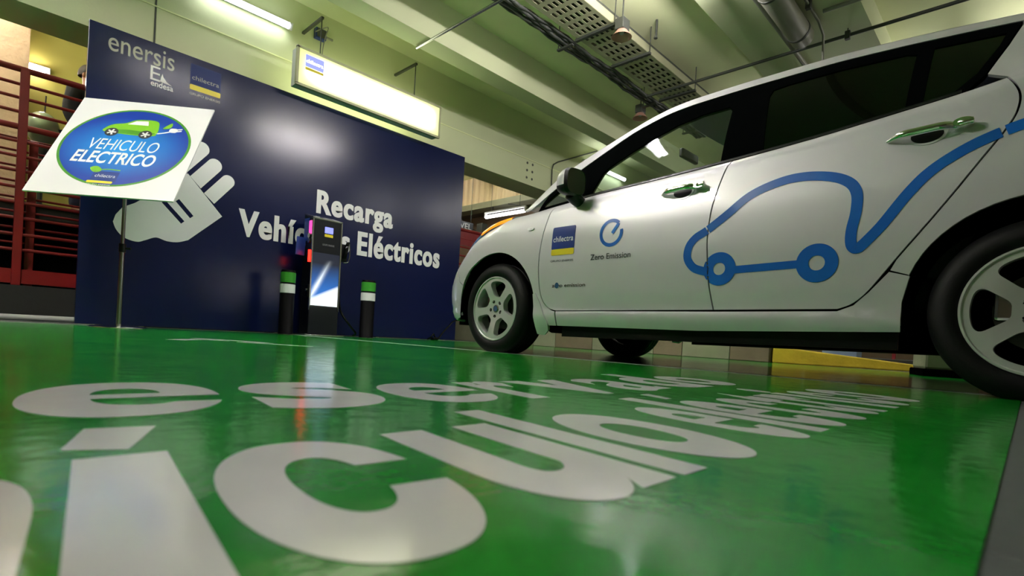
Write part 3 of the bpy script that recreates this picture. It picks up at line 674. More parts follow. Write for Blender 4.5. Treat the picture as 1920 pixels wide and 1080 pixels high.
# ------------------------------------------------------------------ the silver electric car
# local axes: x to the car's right, y forward (front axle at 0), z up; w is the half width
CAR_A = -0.0372
cx0 = 0.86
car = empty('electric_car', (cx0*math.cos(CAR_A), cx0*math.sin(CAR_A), 0), CAR_A, 'silver five-door electric hatchback with blue car-outline decal on its doors', 'car')
T_W = [(0.10, 0.815), (0.18, 0.852), (0.21, 0.864), (0.27, 0.876), (0.30, 0.872), (0.40, 0.880), (0.60, 0.888), (0.75, 0.883), (0.88, 0.862), (1.0, 0.838), (1.12, 0.820), (1.3, 0.80)]
T_ZB = [(-3.5, 1.26), (-3.1, 1.215), (-2.7, 1.155), (-2.44, 1.11), (-2.28, 1.09), (-1.9, 1.047), (-1.55, 1.020), (-1.1, 0.995), (-0.764, 0.980), (-0.60, 0.970), (-0.27, 0.955), (-0.107, 0.950)]
T_ZF = [(-0.107, 0.950), (0.0, 0.938), (0.09, 0.910), (0.20, 0.872), (0.29, 0.822), (0.36, 0.770), (0.435, 0.716), (0.51, 0.660), (0.57, 0.612), (0.66, 0.575), (0.80, 0.555), (0.93, 0.545)]
T_ZR = [(-3.2, 1.36), (-2.9, 1.405), (-2.6, 1.440), (-2.4, 1.460), (-2.19, 1.477), (-1.93, 1.490), (-1.6, 1.492), (-1.3, 1.486), (-1.152, 1.474), (-1.027, 1.446), (-0.895, 1.402), (-0.76, 1.350), (-0.59, 1.281), (-0.40, 1.190), (-0.22, 1.066), (-0.107, 0.985)]
T_WR = [(-3.2, 0.53), (-2.6, 0.585), (-1.152, 0.600), (-0.895, 0.622), (-0.59, 0.660), (-0.40, 0.688), (-0.22, 0.71), (-0.107, 0.722)]
T_A = [(-3.4, 0.03), (-0.9, 0.030), (-0.45, 0.06), (-0.107, 0.10), (0.2, 0.10), (0.9, 0.08)]
T_D = [(-3.4, 0.05), (-0.9, 0.05), (-0.45, 0.08), (-0.107, 0.13), (0.9, 0.14)]
T_YN = [(0.10, 0.70), (0.21, 0.80), (0.24, 0.86), (0.30, 0.905), (0.40, 0.93), (0.48, 0.93), (0.56, 0.91), (0.66, 0.87), (0.9, 0.82)]
T_YT = [(0.10, -3.40), (0.25, -3.47), (0.5, -3.51), (0.8, -3.49), (1.2, -3.42)]
LC, YF0, YR0, EXP = 1.3, 0.2, -2.95, 2.3
UF, UR = YF0+LC, YR0-LC
def zb(y): return interp(T_ZB, y)
def zt(y): return interp(T_ZF, y) if y > -0.107 else zb(y)
def zr(y): return interp(T_ZR, y)
def side_w(y, z):
    t = zt(y)
    if z <= t or y > -0.107:
        A, D = interp(T_A, y), interp(T_D, y)
        return interp(T_W, z)-A*max(0, 1-(t-z)/D)**2
    wb = interp(T_W, t)-interp(T_A, y); R = zr(y); wr = interp(T_WR, y)
    k = (z-t)/max(R-t, 0.02)
    return wb+(wr-wb)*k+0.018*4*k*(1-k)
def plan(u, z):
    """u runs along the flank and around the nose (u > 0.2) or the tail (u < -2.95)"""
    if u > YF0:
        th = min((u-YF0)/LC, 1)*PI/2; yn = interp(T_YN, z)
        return YF0+(yn-YF0)*math.sin(th)**(2/EXP), max(math.cos(th), 0)**(2/EXP)
    if u < YR0:
        th = min((YR0-u)/LC, 1)*PI/2; yt = interp(T_YT, z)
        return YR0+(yt-YR0)*math.sin(th)**(2/EXP), max(math.cos(th), 0)**(2/EXP)
    return u, 1.0
def smap(u, z):
    y, P = plan(u, z)
    return Vector((-side_w(y, z)*P, y, z))
def snorm(u, z):
    h = 0.004
    n = (smap(u+h, z)-smap(u-h, z)).cross(smap(u, z+h)-smap(u, z-h))
    n.normalize(); return n if n.x < 0 or abs(n.x) < 1e-6 else -n
def inset(P, d):
    A = area(P, range(len(P))); s = 1 if A > 0 else -1; n = len(P); out = []
    for i in range(n):
        a, b, c = Vector(P[i-1]), Vector(P[i]), Vector(P[(i+1) % n])
        e1, e2 = (b-a), (c-b)
        if e1.length < 1e-9 or e2.length < 1e-9: out.append(tuple(b)); continue
        n1 = Vector((-e1.y, e1.x)).normalized()*s; n2 = Vector((-e2.y, e2.x)).normalized()*s
        m = n1+n2
        m = n1 if m.length < 1e-4 else m.normalized()
        out.append(tuple(b+m*d/max(0.4, m.dot(n1))))
    return out
def panel(name, outline, m, parent, holes=(), off=0.0, thick=0.014, gap=0.0034, sides=(-1,), step=0.045, mapf=smap, nf=snorm):
    if gap: outline = inset(outline, gap)
    bm = fill(outline, holes)
    us = [v.co.x for v in bm.verts]; zs = [v.co.y for v in bm.verts]
    for ax, lo_, hi in ((0, min(us), max(us)), (1, min(zs), max(zs))):
        k = math.ceil(lo_/step)
        while k*step < hi:
            co = (k*step, 0, 0) if ax == 0 else (0, k*step, 0); no = (1, 0, 0) if ax == 0 else (0, 1, 0)
            bmesh.ops.bisect_plane(bm, geom=bm.verts[:]+bm.edges[:]+bm.faces[:], dist=1e-6, plane_co=co, plane_no=no); k += 1
    bmesh.ops.triangulate(bm, faces=bm.faces[:])
    V, F = bm2d(bm)
    n = len(V); top = [mapf(*v) for v in V]; nor = [nf(*v) for v in V]
    edges = set()
    for f in F:
        for i in range(3): edges.add((f[i], f[(i+1) % 3]))
    rim = [e for e in edges if (e[1], e[0]) not in edges]
    P = []; FF = []; NN = []
    for sd in sides:
        b = len(P); mul = Vector((-sd, 1, 1))
        tp = [Vector((p.x*mul.x, p.y, p.z)) for p in top]; nn = [Vector((q.x*mul.x, q.y, q.z)) for q in nor]
        P += [p+q*off for p, q in zip(tp, nn)]+[p+q*(off-thick) for p, q in zip(tp, nn)]
        for f in F:
            fn = (P[b+f[1]]-P[b+f[0]]).cross(P[b+f[2]]-P[b+f[0]])
            flip = fn.dot(nn[f[0]]+nn[f[1]]+nn[f[2]]) < 0
            g = f[::-1] if flip else f
            FF.append(tuple(b+i for i in g)); NN.append([nn[i] for i in g])
            g2 = g[::-1]; FF.append(tuple(b+n+i for i in g2)); NN.append([-nn[i] for i in g2])
        for (i, j) in rim:
            k0 = len(P); P += [P[b+i], P[b+i+n], P[b+j+n], P[b+j]]; q = (k0, k0+1, k0+2, k0+3)
            fn = (P[q[1]]-P[q[0]]).cross(P[q[2]]-P[q[0]])
            if fn.length > 0: fn.normalize()
            if fn.dot(nn[i]) != fn.dot(nn[i]): continue
            FF.append(q); NN.append([fn]*4)
    me = bpy.data.meshes.new(name); me.from_pydata([tuple(p) for p in P], [], FF)
    me.polygons.foreach_set('use_smooth', [True]*len(FF))
    me.normals_split_custom_set([tuple(x) for f in NN for x in f]); me.update()
    return link(name, me, m, parent)
def arc(cy, cz, r, a0, a1, n=24):
    return [(cy+r*math.cos(math.radians(a0+(a1-a0)*i/n)), cz+r*math.sin(math.radians(a0+(a1-a0)*i/n))) for i in range(n+1)]
def along(fn, y0, y1, n=14): return [(y0+(y1-y0)*i/n, fn(y0+(y1-y0)*i/n)) for i in range(n+1)]

EB = 0.0006
D1 = cr([(-0.571, 0.289), (-0.52, 0.303), (-0.47, 0.345), (-0.44, 0.42), (-0.427, 0.52), (-0.425, 0.601), (-0.433, 0.70), (-0.455, 0.83), (-0.467, 0.882), (-0.474, 0.925), (-0.478, zb(-0.478)-EB)], 4)
BL = cr([(-1.579, 0.297), (-1.553, 0.42), (-1.540, 0.55), (-1.535, 0.661), (-1.546, 0.80), (-1.570, 0.92), (-1.60, zb(-1.60)-EB)], 5)
RL = cr([(-2.10, 0.302), (-2.155, 0.325), (-2.209, 0.377), (-2.29, 0.492), (-2.38, 0.618), (-2.46, 0.737), (-2.52, 0.835), (-2.580, 0.937), (-2.602, 1.0), (-2.600, 1.06), (-2.565, zb(-2.565)-EB)], 5)
belt = lambda y: zb(y)-EB
AF, AR = (0.0-0.015, 0.303), (-2.70, 0.303)
ARF, ARR = 0.378, 0.385
for sd, nm in ((-1, 'L'), (1, 'R')):
    S = (sd,)
    # front door, rear door
    fd = panel('front_door', D1+along(belt, -0.478, -1.60)[1:]+BL[::-1][1:], 'silver_paint', car, sides=S)
    rd = panel('rear_door', BL+along(belt, -1.60, -2.565)[1:]+RL[::-1][1:], 'silver_paint', car, sides=S)
    # front wing with the front half of the wheel arch
    a_top = math.degrees(math.asin((0.47-AF[1])/ARF))
    seam = [(0.475, zt(0.475)-EB), (0.44, 0.60), (0.385, 0.50), (AF[0]+ARF*math.cos(math.radians(a_top)), 0.47)]
    wing = [(-0.580, 0.196)]+D1[:]+along(lambda y: zt(y)-EB, -0.478, 0.475, 22)[1:]+seam[1:]+arc(AF[0], AF[1], ARF, a_top, 180, 26)[1:]+[(-0.400, 0.25), (-0.43, 0.196)]
    wg = panel('front_wing', wing, 'silver_paint', car, sides=S)
    panel('mudguard', [(-0.386, 0.395), (-0.405, 0.40), (-0.425, 0.375), (-0.512, 0.212), (-0.505, 0.17), (-0.465, 0.140), (-0.405, 0.145), (-0.395, 0.25)], 'silver_paint', car, off=0.007, thick=0.02, gap=0, sides=S)
    panel('wing_marker', ngon(-0.328, 0.814, 0.030, 0.011, 20), 'sign_white', wg, off=0.006, thick=0.005, gap=0, sides=S)
    # sill between the wheels
    sill = [(-0.583, 0.196)]+[(-0.574, 0.286), (-0.574, 0.290)]+[(-1.2, 0.293), (-1.579, 0.294), (-2.10, 0.299)]+[(-2.155, 0.322), (-2.205, 0.372), (-2.27, 0.45), (-2.34, 0.43)]+[(-2.318, 0.33), (-2.318, 0.215), (-1.5, 0.194)]
    panel('sill', sill, 'silver_paint', car, sides=S)
    # rear quarter, up over the wheel into the rear pillar
    q = [(-2.34, 0.43), (-2.27, 0.45)]+RL[15:]+[(-2.505, 1.165), (-2.555, 1.28), (-2.592, zr(-2.592)-0.044)]
    top = along(lambda y: zr(y)-0.044, -2.592, -3.10, 6)[1:]
    q = q+top+[(-3.16, 1.28), (-3.20, 1.20), (-3.20, 0.9), (-3.20, 0.45), (-3.12, 0.30)]+arc(AR[0], AR[1], ARR, 180, 19.5, 26)
    panel('rear_quarter', q, 'silver_paint', car, sides=S)
    panel('roof_rail', along(lambda y: zr(y)-EB, -0.14, -3.10, 50)+along(lambda y: zr(y)-(0.045 if y < -0.9 else interp([(-0.9, 0.045), (-0.6, 0.085), (-0.4, 0.105), (-0.2, 0.075), (-0.14, 0.03)], y)), -3.10, -0.14, 50), 'silver_paint', car, sides=S, gap=0.001)
    # black window surround, glass behind its openings
    srt = lambda y: zr(y)-(0.045 if y < -0.9 else interp([(-0.9, 0.045), (-0.6, 0.085), (-0.4, 0.105), (-0.2, 0.075), (-0.14, 0.03)], y))
    wq = [(-0.295, 0.972), (-0.40, 0.977), (-0.585, 0.986), (-0.60, 1.13), (-0.56, 1.135), (-0.50, 1.10), (-0.42, 1.052), (-0.35, 1.010)]
    w1 = [(-0.742, 0.996)]+along(lambda y: zb(y)+0.014, -0.80, -1.535, 8)+[(-1.525, 1.33), (-1.50, 1.355), (-1.36, 1.352), (-1.22, 1.325), (-1.08, 1.274), (-0.94, 1.21), (-0.82, 1.148), (-0.79, 1.12)]
    w2 = [(-1.735, zb(-1.735)+0.014)]+along(lambda y: zb(y)+0.014, -1.80, -2.27, 6)+[(-2.275, 1.36), (-2.24, 1.375), (-2.0, 1.392), (-1.78, 1.392), (-1.71, 1.385), (-1.70, 1.35)]
    w3 = [(-2.325, zb(-2.325)+0.016), (-2.42, zb(-2.42)+0.018), (-2.48, 1.185), (-2.53, 1.29), (-2.545, 1.35), (-2.33, 1.372)]
    sur = [(-0.27, zb(-0.27)+EB)]+along(lambda y: zb(y)+EB, -0.32, -2.455, 36)+[(-2.500, 1.163), (-2.550, 1.278), (-2.586, zr(-2.586)-0.046)]+along(srt, -2.586, -0.36, 48)[1:]
    panel('window_surround', sur, 'black_trim', car, holes=[wq, w1, w2, w3], sides=S, gap=0.001, off=-0.002, thick=0.02)
    for nmw, wp, gm in (('quarter_glass', wq, 'car_glass'), ('front_door_glass', w1, 'car_glass'), ('rear_door_glass', w2, 'rear_glass'), ('rear_quarter_glass', w3, 'rear_glass')):
        panel(nmw, inset(wp, -0.004), gm, car, off=-0.006, thick=0.003, gap=0, sides=S)
    panel('belt_seal', along(lambda y: zb(y)-0.001, -0.62, -2.44, 30)+along(lambda y: zb(y)+0.012, -2.44, -0.62, 30), 'black_plastic', car, off=0.003, thick=0.006, gap=0, sides=S)
    # door handles: chrome bar over a flat cup with a painted dark hollow
    for dr, y0, z0, y1, z1 in ((fd, -1.262, 0.893, -1.500, 0.905), (rd, -2.232, 0.957, -2.490, 0.968)):
        h = MB(); pts = []; rr = []
        for i in range(17):
            t = i/16; u, z = y0+(y1-y0)*t, z0+(z1-z0)*t
            lift = 0.004+0.030*min(1, math.sin(PI*min(t*1.15, 1))*1.5) if t < 0.87 else 0.026
            p = smap(u, z)+snorm(u, z)*lift; p.x *= -sd; pts.append(p); rr.append(0.006+0.009*min(1, 5*t)*(1 if t < 0.93 else 0.8))
        h.tube(pts, rr, 14); ho = h.obj('door_handle', 'chrome', dr, smooth=60)
        panel('handle_cup', ngon((y0+y1)/2+0.005, (z0+z1)/2-0.002, 0.062, 0.042, 28), 'silver_paint', dr, off=0.0022, thick=0.004, gap=0, sides=S)
        panel('painted_cup_shade', ngon((y0+y1)/2+0.005, (z0+z1)/2-0.006, 0.050, 0.030, 28), 'black_plastic', dr, off=0.0030, thick=0.002, gap=0, sides=S)  # flat black oval painted for the shade inside the cup
        panel('handle_cap', ngon(y1+0.028, z1, 0.030, 0.0165, 20), 'chrome', dr, off=0.034, thick=0.03, gap=0, sides=S)
    # dark inner skin so the shut lines read dark
    inner = [(-0.38, 0.2), (-0.36, 0.5)]+arc(AF[0], AF[1], ARF+0.02, 150, 40, 10)+[(0.33, 0.60), (0.30, 0.76)]+along(lambda y: zt(y)-0.05, 0.25, -3.1, 40)+[(-3.15, 0.5), (-3.1, 0.4)]+arc(AR[0], AR[1], ARR+0.02, 160, 15, 12)+[(-2.33, 0.22)]
    panel('inner_skin', inner, 'black_matte', car, off=-0.035, thick=0.004, gap=0, sides=S, step=0.12)

# front and rear bumpers wrap around the ends
us = [0.345, 0.386, 0.44, 0.475]
bt = along(lambda u: zt(plan(u, 0.55)[0])-EB, 0.478, UF, 26)
bump = [(AF[0]+ARF*0.9, 0.47), (0.386, 0.50), (0.443, 0.60)]+bt+[(UF, 0.22), (1.0, 0.212), (0.55, 0.215), (0.40, 0.235)]+arc(AF[0], AF[1], ARF, -8, 25.5, 8)[0:]
fb = panel('front_bumper', bump, 'silver_paint', car, sides=(-1, 1), step=0.04)
panel('lower_grille', rrect(0.78, UF, 0.255, 0.375, 0.04), 'black_gloss', fb, off=0.004, thick=0.01, gap=0, sides=(-1, 1))
panel('number_plate', rrect(1.28, UF, 0.405, 0.475, 0.006), 'print_white', fb, off=0.012, thick=0.01, gap=0, sides=(-1, 1))
for k in range(3):
    panel('grille_bar', rrect(0.82, UF, 0.275+0.033*k, 0.285+0.033*k, 0.004), 'black_plastic', fb, off=0.010, thick=0.006, gap=0, sides=(-1, 1))
panel('fog_lamp', ngon(0.66, 0.315, 0.05, 0.035, 22), 'lens_blue', fb, off=0.004, thick=0.01, gap=0, sides=(-1, 1))
rbp = [(-3.202, 0.45), (-3.202, 1.20)]+[(UR, 1.20), (UR, 0.24), (-3.12, 0.26)]
panel('rear_bumper', rbp, 'silver_paint', car, sides=(-1, 1), step=0.06)
panel('tail_lamp', rrect(-3.42, -3.26, 0.80, 1.18, 0.03), 'red_paint', car, off=0.012, thick=0.02, gap=0, sides=(-1, 1))

# bonnet, windscreen, roof, tailgate
T_ZC = [(-0.20, 1.035), (0.05, 0.995), (0.30, 0.925), (0.55, 0.82), (0.75, 0.69), (0.88, 0.59), (0.93, 0.55)]
def hood_pt(u, s):
    y = plan(u, 0.55)[0]; P = plan(u, 0.55)[1]; z0 = zt(y)
    y2, P2 = plan(u, z0); wdt = side_w(y2, z0)*P2; y = y2
    c = max(interp(T_ZC, y)-z0, 0)
    return Vector((s*wdt, y, z0+c*(1-abs(s)**2.3)))
def hood(a, b):
    u = -0.18+(UF-0.004+0.18)*a; return hood_pt(u, b*2-1)
hb = MB().grid(hood, 40, 24).obj('bonnet', 'silver_paint', car, smooth=50)
# headlamps: raised blades running back over the wings
for sd in (-1, 1):
    rows = []
    def hl(t, a):
        u = 0.66-0.72*t; wdth = 0.085*math.sin(PI*min(1, t*0.9+0.06))**0.6+0.006; hgt = 0.068*math.sin(PI*min(1, 0.92*t+0.05))**0.7+0.004
        s0 = 0.90-0.05*t; c = hood_pt(u, s0); th = PI*a
        return Vector((-sd*(-1)*(c.x)+sd*wdth*math.cos(th)*-1, c.y, c.z-0.012+hgt*math.sin(th)))
    hm = MB().grid(hl, 26, 12).obj('headlamp', 'lens_blue', car, smooth=60)
    def hl2(t, a):
        tt = 0.52+0.34*t; p = hl(tt, 0.60+0.36*a if True else a); return p+Vector((0, 0, 0.003))+Vector((sd*0.003, 0, 0))
    MB().grid(lambda t, a: hl2(t, (a if True else 0)), 10, 6).obj('turn_signal', 'amber', hm, smooth=60)
def screen(a, b):
    t = a; s = (b*2-1)*0.955; y = -0.125+(-1.150+0.125)*t
    dy = 0.17*(1-t)+0.13*t; dz = 0.035*(1-t)+0.052*t; wr = interp(T_WR, y)
    k = 1-abs(s)**2.2
    return Vector((s*wr, y+dy*k, zr(y)+dz*k*1.0+0.002))
MB().grid(screen, 24, 24).obj('windscreen', 'car_glass', car, smooth=60)
for sd in (-1, 1):
    def pil(a, b):
        y = -0.115+(-1.156+0.115)*a; t = a; s = 1.0-0.055*b; dy = 0.17*(1-t)+0.13*t; dz = 0.035*(1-t)+0.052*t; k = 1-s**2.2
        return Vector((sd*s*interp(T_WR, y), y+dy*k, zr(y)+dz*k+0.003*math.sin(PI*b)))
    MB().grid(pil, 30, 5).obj('front_pillar', 'silver_paint', car, smooth=60)
def roof(a, b):
    y = -1.150+(-3.15+1.150)*a; s = b*2-1; cr_ = 0.052*(1-a)+0.045*a; k = 1-abs(s)**2.2
    dy = 0.13*(1-a)**6*k
    return Vector((s*interp(T_WR, y), y+dy, zr(y)+cr_*k))
MB().grid(roof, 30, 24).obj('roof', 'silver_paint', car, smooth=60)
def gate(a, b):
    s = b*2-1; y0 = -3.15; p0 = Vector((s*interp(T_WR, y0), y0-0.02, zr(y0)+0.045*(1-abs(s)**2.2)))
    u = -3.20+(UR+3.20)*(1-abs(s)); q = smap(max(u, UR), 1.20); p1 = Vector((abs(q.x)*(1 if s > 0 else -1) if abs(s) > 1e-6 else 0, q.y, 1.20))
    return p0.lerp(p1, a)+Vector((0, -0.05*math.sin(PI*a), 0))
tg = MB().grid(gate, 12, 24).obj('tailgate', 'silver_paint', car, smooth=60)
MB().grid(lambda a, b: gate(0.15+0.6*a, 0.12+0.76*b)+Vector((0, -0.008, 0.006)), 8, 14).obj('rear_window', 'rear_glass', tg, smooth=60)
MB().tube([(0, -2.95, 1.42), (0, -3.06, 1.56), (0, -3.10, 1.62)], 0.006, 8).obj('aerial', 'black_plastic', car, smooth=60)

# underside and wheel wells
MB().bb((-0.80, -2.30, 0.155), (0.80, -0.45, 0.21)).obj('floor_pan', 'black_matte', car, bevel=0.02)
MB().bb((-0.55, 0.42, 0.19), (0.55, 0.78, 0.24)).obj('front_tray', 'black_matte', car)
MB().bb((-0.60, -3.35, 0.22), (0.60, -2.32, 0.30)).obj('rear_tray', 'black_matte', car)
MB().bb((-0.55, -0.45, 0.19), (0.55, 0.45, 0.26)).obj('subframe', 'black_matte', car)
for sd in (-1, 1):
    MB().prism([(-0.60, 0.135), (-2.30, 0.150), (-2.30, 0.215), (-0.60, 0.205)], 0.03, lambda a, b, t: (sd*(0.80+t), a, b)).obj('sill_skirt', 'black_plastic', car)
    for (cy, cz), R in ((AF, ARF), (AR, ARR)):
        wl_ = MB()
        P = arc(cy, cz, R+0.006, -12, 192, 26)
        wl_.grid(lambda a, b: Vector((sd*(0.868-0.33*b), P[round(a*26)][0], P[round(a*26)][1])), 26, 3)
        wl_.add([(sd*0.54, p[0], p[1]) for p in P]+[(sd*0.54, cy, cz-0.08)], [(i, i+1, len(P)) for i in range(len(P)-1)])
        wl_.obj('wheel_well', 'black_matte', car, smooth=60)

# mirrors
for sd in (-1, 1):
    mr = empty('door_mirror', (sd*0.925, -0.68, 1.040)); mr.parent = car
    del_ = mr
    V = []
    def cap(a, b):
        th = 2*PI*b; t = a
        # rounded shell: open back faces rearwards (-y)
        k = math.sqrt(max(0, 1-(1-t)**2)) if t < 1 else 1
        e = 2/3.2
        cs, sn = math.cos(th), math.sin(th)
        X = 0.082*k*math.copysign(abs(cs)**e, cs); Z = 0.080*k*math.copysign(abs(sn)**e, sn)
        return Vector((X*1.0, 0.125*(1-t)-0.035, Z))
    MB().grid(lambda a, b: cap(a, b*0.56-0.03), 12, 24).obj('shell', 'silver_paint', mr, smooth=60)
    MB().grid(lambda a, b: cap(a, 0.53+b*0.44), 12, 20).obj('lower_shell', 'black_plastic', mr, smooth=60)
    MB().grid(lambda a, b: Vector((cap(1, b).x*(1.012-0.10*a), -0.033-0.022*a+0.0, cap(1, b).z*(1.012-0.10*a))), 3, 36).obj('bezel', 'black_plastic', mr, smooth=60)
    MB().grid(lambda a, b: Vector((cap(1, b).x*0.90*(1-a), -0.052, cap(1, b).z*0.90*(1-a))), 2, 36).obj('mirror_glass', 'chrome', mr, smooth=60)
    MB().tube([(-sd*0.02, 0.0, -0.055), (-sd*0.06, 0.0, -0.085), (-sd*0.10, 0.0, -0.10)], [0.05, 0.04, 0.035], 12).obj('arm', 'black_plastic', mr, smooth=60)
    mr.rotation_euler = (0, 0, sd*0.10)

# interior: seats, dashboard, steering wheel
def seat(x, y, label_row):
    se = empty('front_seat' if label_row == 0 else 'rear_seat', (x, y, 0.30)); se.parent = car
    MB().box((0, 0.05, 0.10), (0.50, 0.52, 0.16), Matrix.Rotation(0.12, 3, 'X')).obj('cushion', 'seat_cloth', se, bevel=0.05)
    MB().box((0, -0.28, 0.45), (0.48, 0.16, 0.64), Matrix.Rotation(0.30, 3, 'X')).obj('backrest', 'seat_cloth', se, bevel=0.06)
    MB().box((0, -0.40, 0.86), (0.27, 0.10, 0.20), Matrix.Rotation(0.2, 3, 'X')).obj('headrest', 'seat_cloth', se, bevel=0.045)
for x in (-0.37, 0.37): seat(x, -1.35, 0); seat(x, -2.15, 1)
MB().prism([(-0.25, 0.60), (-0.25, 0.93), (-0.45, 0.98), (-0.62, 0.95), (-0.70, 0.78), (-0.62, 0.55)], 1.40, lambda a, b, t: (-0.70+t, a, b)).obj('dashboard', 'black_plastic', car, bevel=0.02)
sw = MB(); Rm = Matrix.Rotation(math.radians(65), 3, 'X')
ring = [Rm @ Vector((0.185*math.cos(2*PI*i/32), 0.185*math.sin(2*PI*i/32), 0))+Vector((-0.37, -0.80, 0.93)) for i in range(33)]
swo = sw.tube(ring, 0.016, 10, caps=False).obj('steering_wheel', 'black_plastic', car, smooth=60)
MB().box((-0.37, -0.78, 0.93), (0.30, 0.10, 0.05), Rm).obj('wheel_boss', 'black_plastic', swo, bevel=0.01)
MB().bb((-0.72, -2.9, 0.24), (0.72, -0.5, 0.30)).obj('cabin_floor', 'black_matte', car)
MB().bb((-0.66, -2.95, 0.30), (0.66, -2.70, 1.10)).obj('load_bay', 'black_matte', car)
MB().box((0, -0.92, 1.40), (0.22, 0.03, 0.06)).obj('rear_view_mirror', 'black_plastic', car, bevel=0.01)

# wheels
def rim_holes():
    H = []
    for k in range(5):
        c = 2*PI*k/5
        def pol(r, a): return Vector((r*math.cos(c+a), r*math.sin(c+a)))
        co, ci = 0.47, 0.34; ro, ri = 0.190, 0.086
        out = []
        def quad(a, b, d): out.extend([tuple(a*(1-t)**2+b*2*t*(1-t)+d*t*t) for t in [i/7 for i in range(8)]])
        for sg in (-1, 1):
            O = pol(ro, sg*co); I = pol(ri, sg*ci); a_end = pol(ro, sg*(co-0.19)); s_top = O.lerp(I, 0.30); s_bot = I.lerp(O, 0.22); i_end = I.lerp(pol(ri, -sg*ci), 0.28)
            if sg < 0: quad(i_end, I, s_bot); quad(s_top, O, a_end); out.extend([tuple(pol(ro, t)) for t in (-0.2, -0.1, 0, 0.1, 0.2)])
            else: quad(a_end, O, s_top); quad(s_bot, I, i_end)
        H.append(out)
    return H
def wheel(y, rot, sd):
    o = empty('wheel', (sd*0.862, y, 0.303)); o.parent = car
    spin = Matrix.Rotation(math.radians(rot), 2)
    holes = [[tuple(spin @ Vector(p)) for p in h] for h in rim_holes()]
    bm = fill(ngon(0, 0, 0.2105, 0.2105, 96), holes)
    for ang in range(0, 180, 12):
        a = math.radians(ang); bmesh.ops.bisect_plane(bm, geom=bm.verts[:]+bm.edges[:]+bm.faces[:], dist=1e-6, plane_co=(0, 0, 0), plane_no=(math.cos(a), math.sin(a), 0))
    V, F = bm2d(bm)
    def dish(r): return 0.004+0.016*max(0, 1-r/0.2)**1.2-0.006*math.exp(-((r-0.14)/0.05)**2)
    # (a, b) -> a points to the rear of the car on the left flank
    def P3(a, b, d): r = math.hypot(a, b); return (sd*(-dish(r)-d), -a, b)
    rm = thick_obj('rim_face', V, F, lambda a, b, d: P3(a*(1 if d == 0 else 1.0), b, 0.042-d), 0.042, 'alloy', o)
    me = rm.data; me.polygons.foreach_set('use_smooth', [True]*len(me.polygons)); me.set_sharp_from_angle(angle=math.radians(35))
    bm = bmesh.new(); bm.from_mesh(me); bmesh.ops.recalc_face_normals(bm, faces=bm.faces); bm.to_mesh(me); bm.free()
    MB().lathe([(0.2005, sd*-0.16), (0.203, sd*-0.03), (0.2085, sd*-0.006), (0.214, sd*0.004), (0.221, sd*0.003), (0.223, sd*-0.008)], 72, 'X').obj('rim_barrel', 'alloy', o, smooth=50)
    MB().lathe([(0.0, sd*-0.075), (0.135, sd*-0.075), (0.135, sd*-0.10), (0.0, sd*-0.10)], 48, 'X').obj('brake_disc', 'brake', o, smooth=30)
    MB().box((sd*-0.075, 0.10, 0.03), (0.07, 0.06, 0.13)).obj('brake_caliper', 'steel', o, bevel=0.012)
    MB().lathe([(0.0, sd*-0.11), (0.2, sd*-0.115)], 40, 'X').obj('inner_shadow_plate', 'black_matte', o)  # black disc put in for the darkness behind the spokes
    cp = MB().lathe([(0.0, sd*-0.010), (0.024, sd*-0.011), (0.028, sd*-0.016), (0.028, sd*-0.03)], 32, 'X').obj('centre_cap', 'steel', o, smooth=40)
    MB().lathe([(0.0, sd*-0.0090), (0.019, sd*-0.0095), (0.019, sd*-0.011)], 28, 'X').obj('cap_emblem', 'lens_blue', cp, smooth=40)
    for k in range(5):
        a = 2*PI*(k+0.5)/5+math.radians(rot); ca_, sa_ = 0.056*math.cos(a), 0.056*math.sin(a)
        x = -dish(0.056)
        lh = MB().cyl((sd*(x+0.0006), -ca_, sa_), (sd*(x-0.02), -ca_, sa_), 0.0135, n=16).obj('lug_hole', 'black_matte', o)
        MB().cyl((sd*(x+0.0012), -ca_, sa_), (sd*(x-0.01), -ca_, sa_), 0.0085, n=6).obj('lug_nut', 'brake', lh)
    prof = [(0.218, -0.012), (0.226, 0.002), (0.240, 0.010), (0.258, 0.0125), (0.280, 0.007), (0.296, -0.004), (0.307, -0.016), (0.3125, -0.028), (0.3148, -0.040),
            (0.3148, -0.058), (0.308, -0.060), (0.308, -0.067), (0.3158, -0.069), (0.316, -0.098), (0.309, -0.100), (0.309, -0.108), (0.316, -0.110), (0.3158, -0.138), (0.308, -0.140), (0.308, -0.147), (0.3148, -0.149),
            (0.3125, -0.178), (0.300, -0.198), (0.27, -0.21), (0.225, -0.20), (0.20, -0.19)]
    ty = MB().lathe([(r, sd*x) for r, x in prof], 84, 'X')
    ty.v = [(x, yy, max(zz, -0.3015)) for x, yy, zz in ty.v]
    ty.obj('tyre', 'rubber', o, smooth=40)
    return o
wheel(0.0, 9, -1); wheel(-2.70, 36, -1); wheel(0.0, 20, 1); wheel(-2.70, 50, 1)

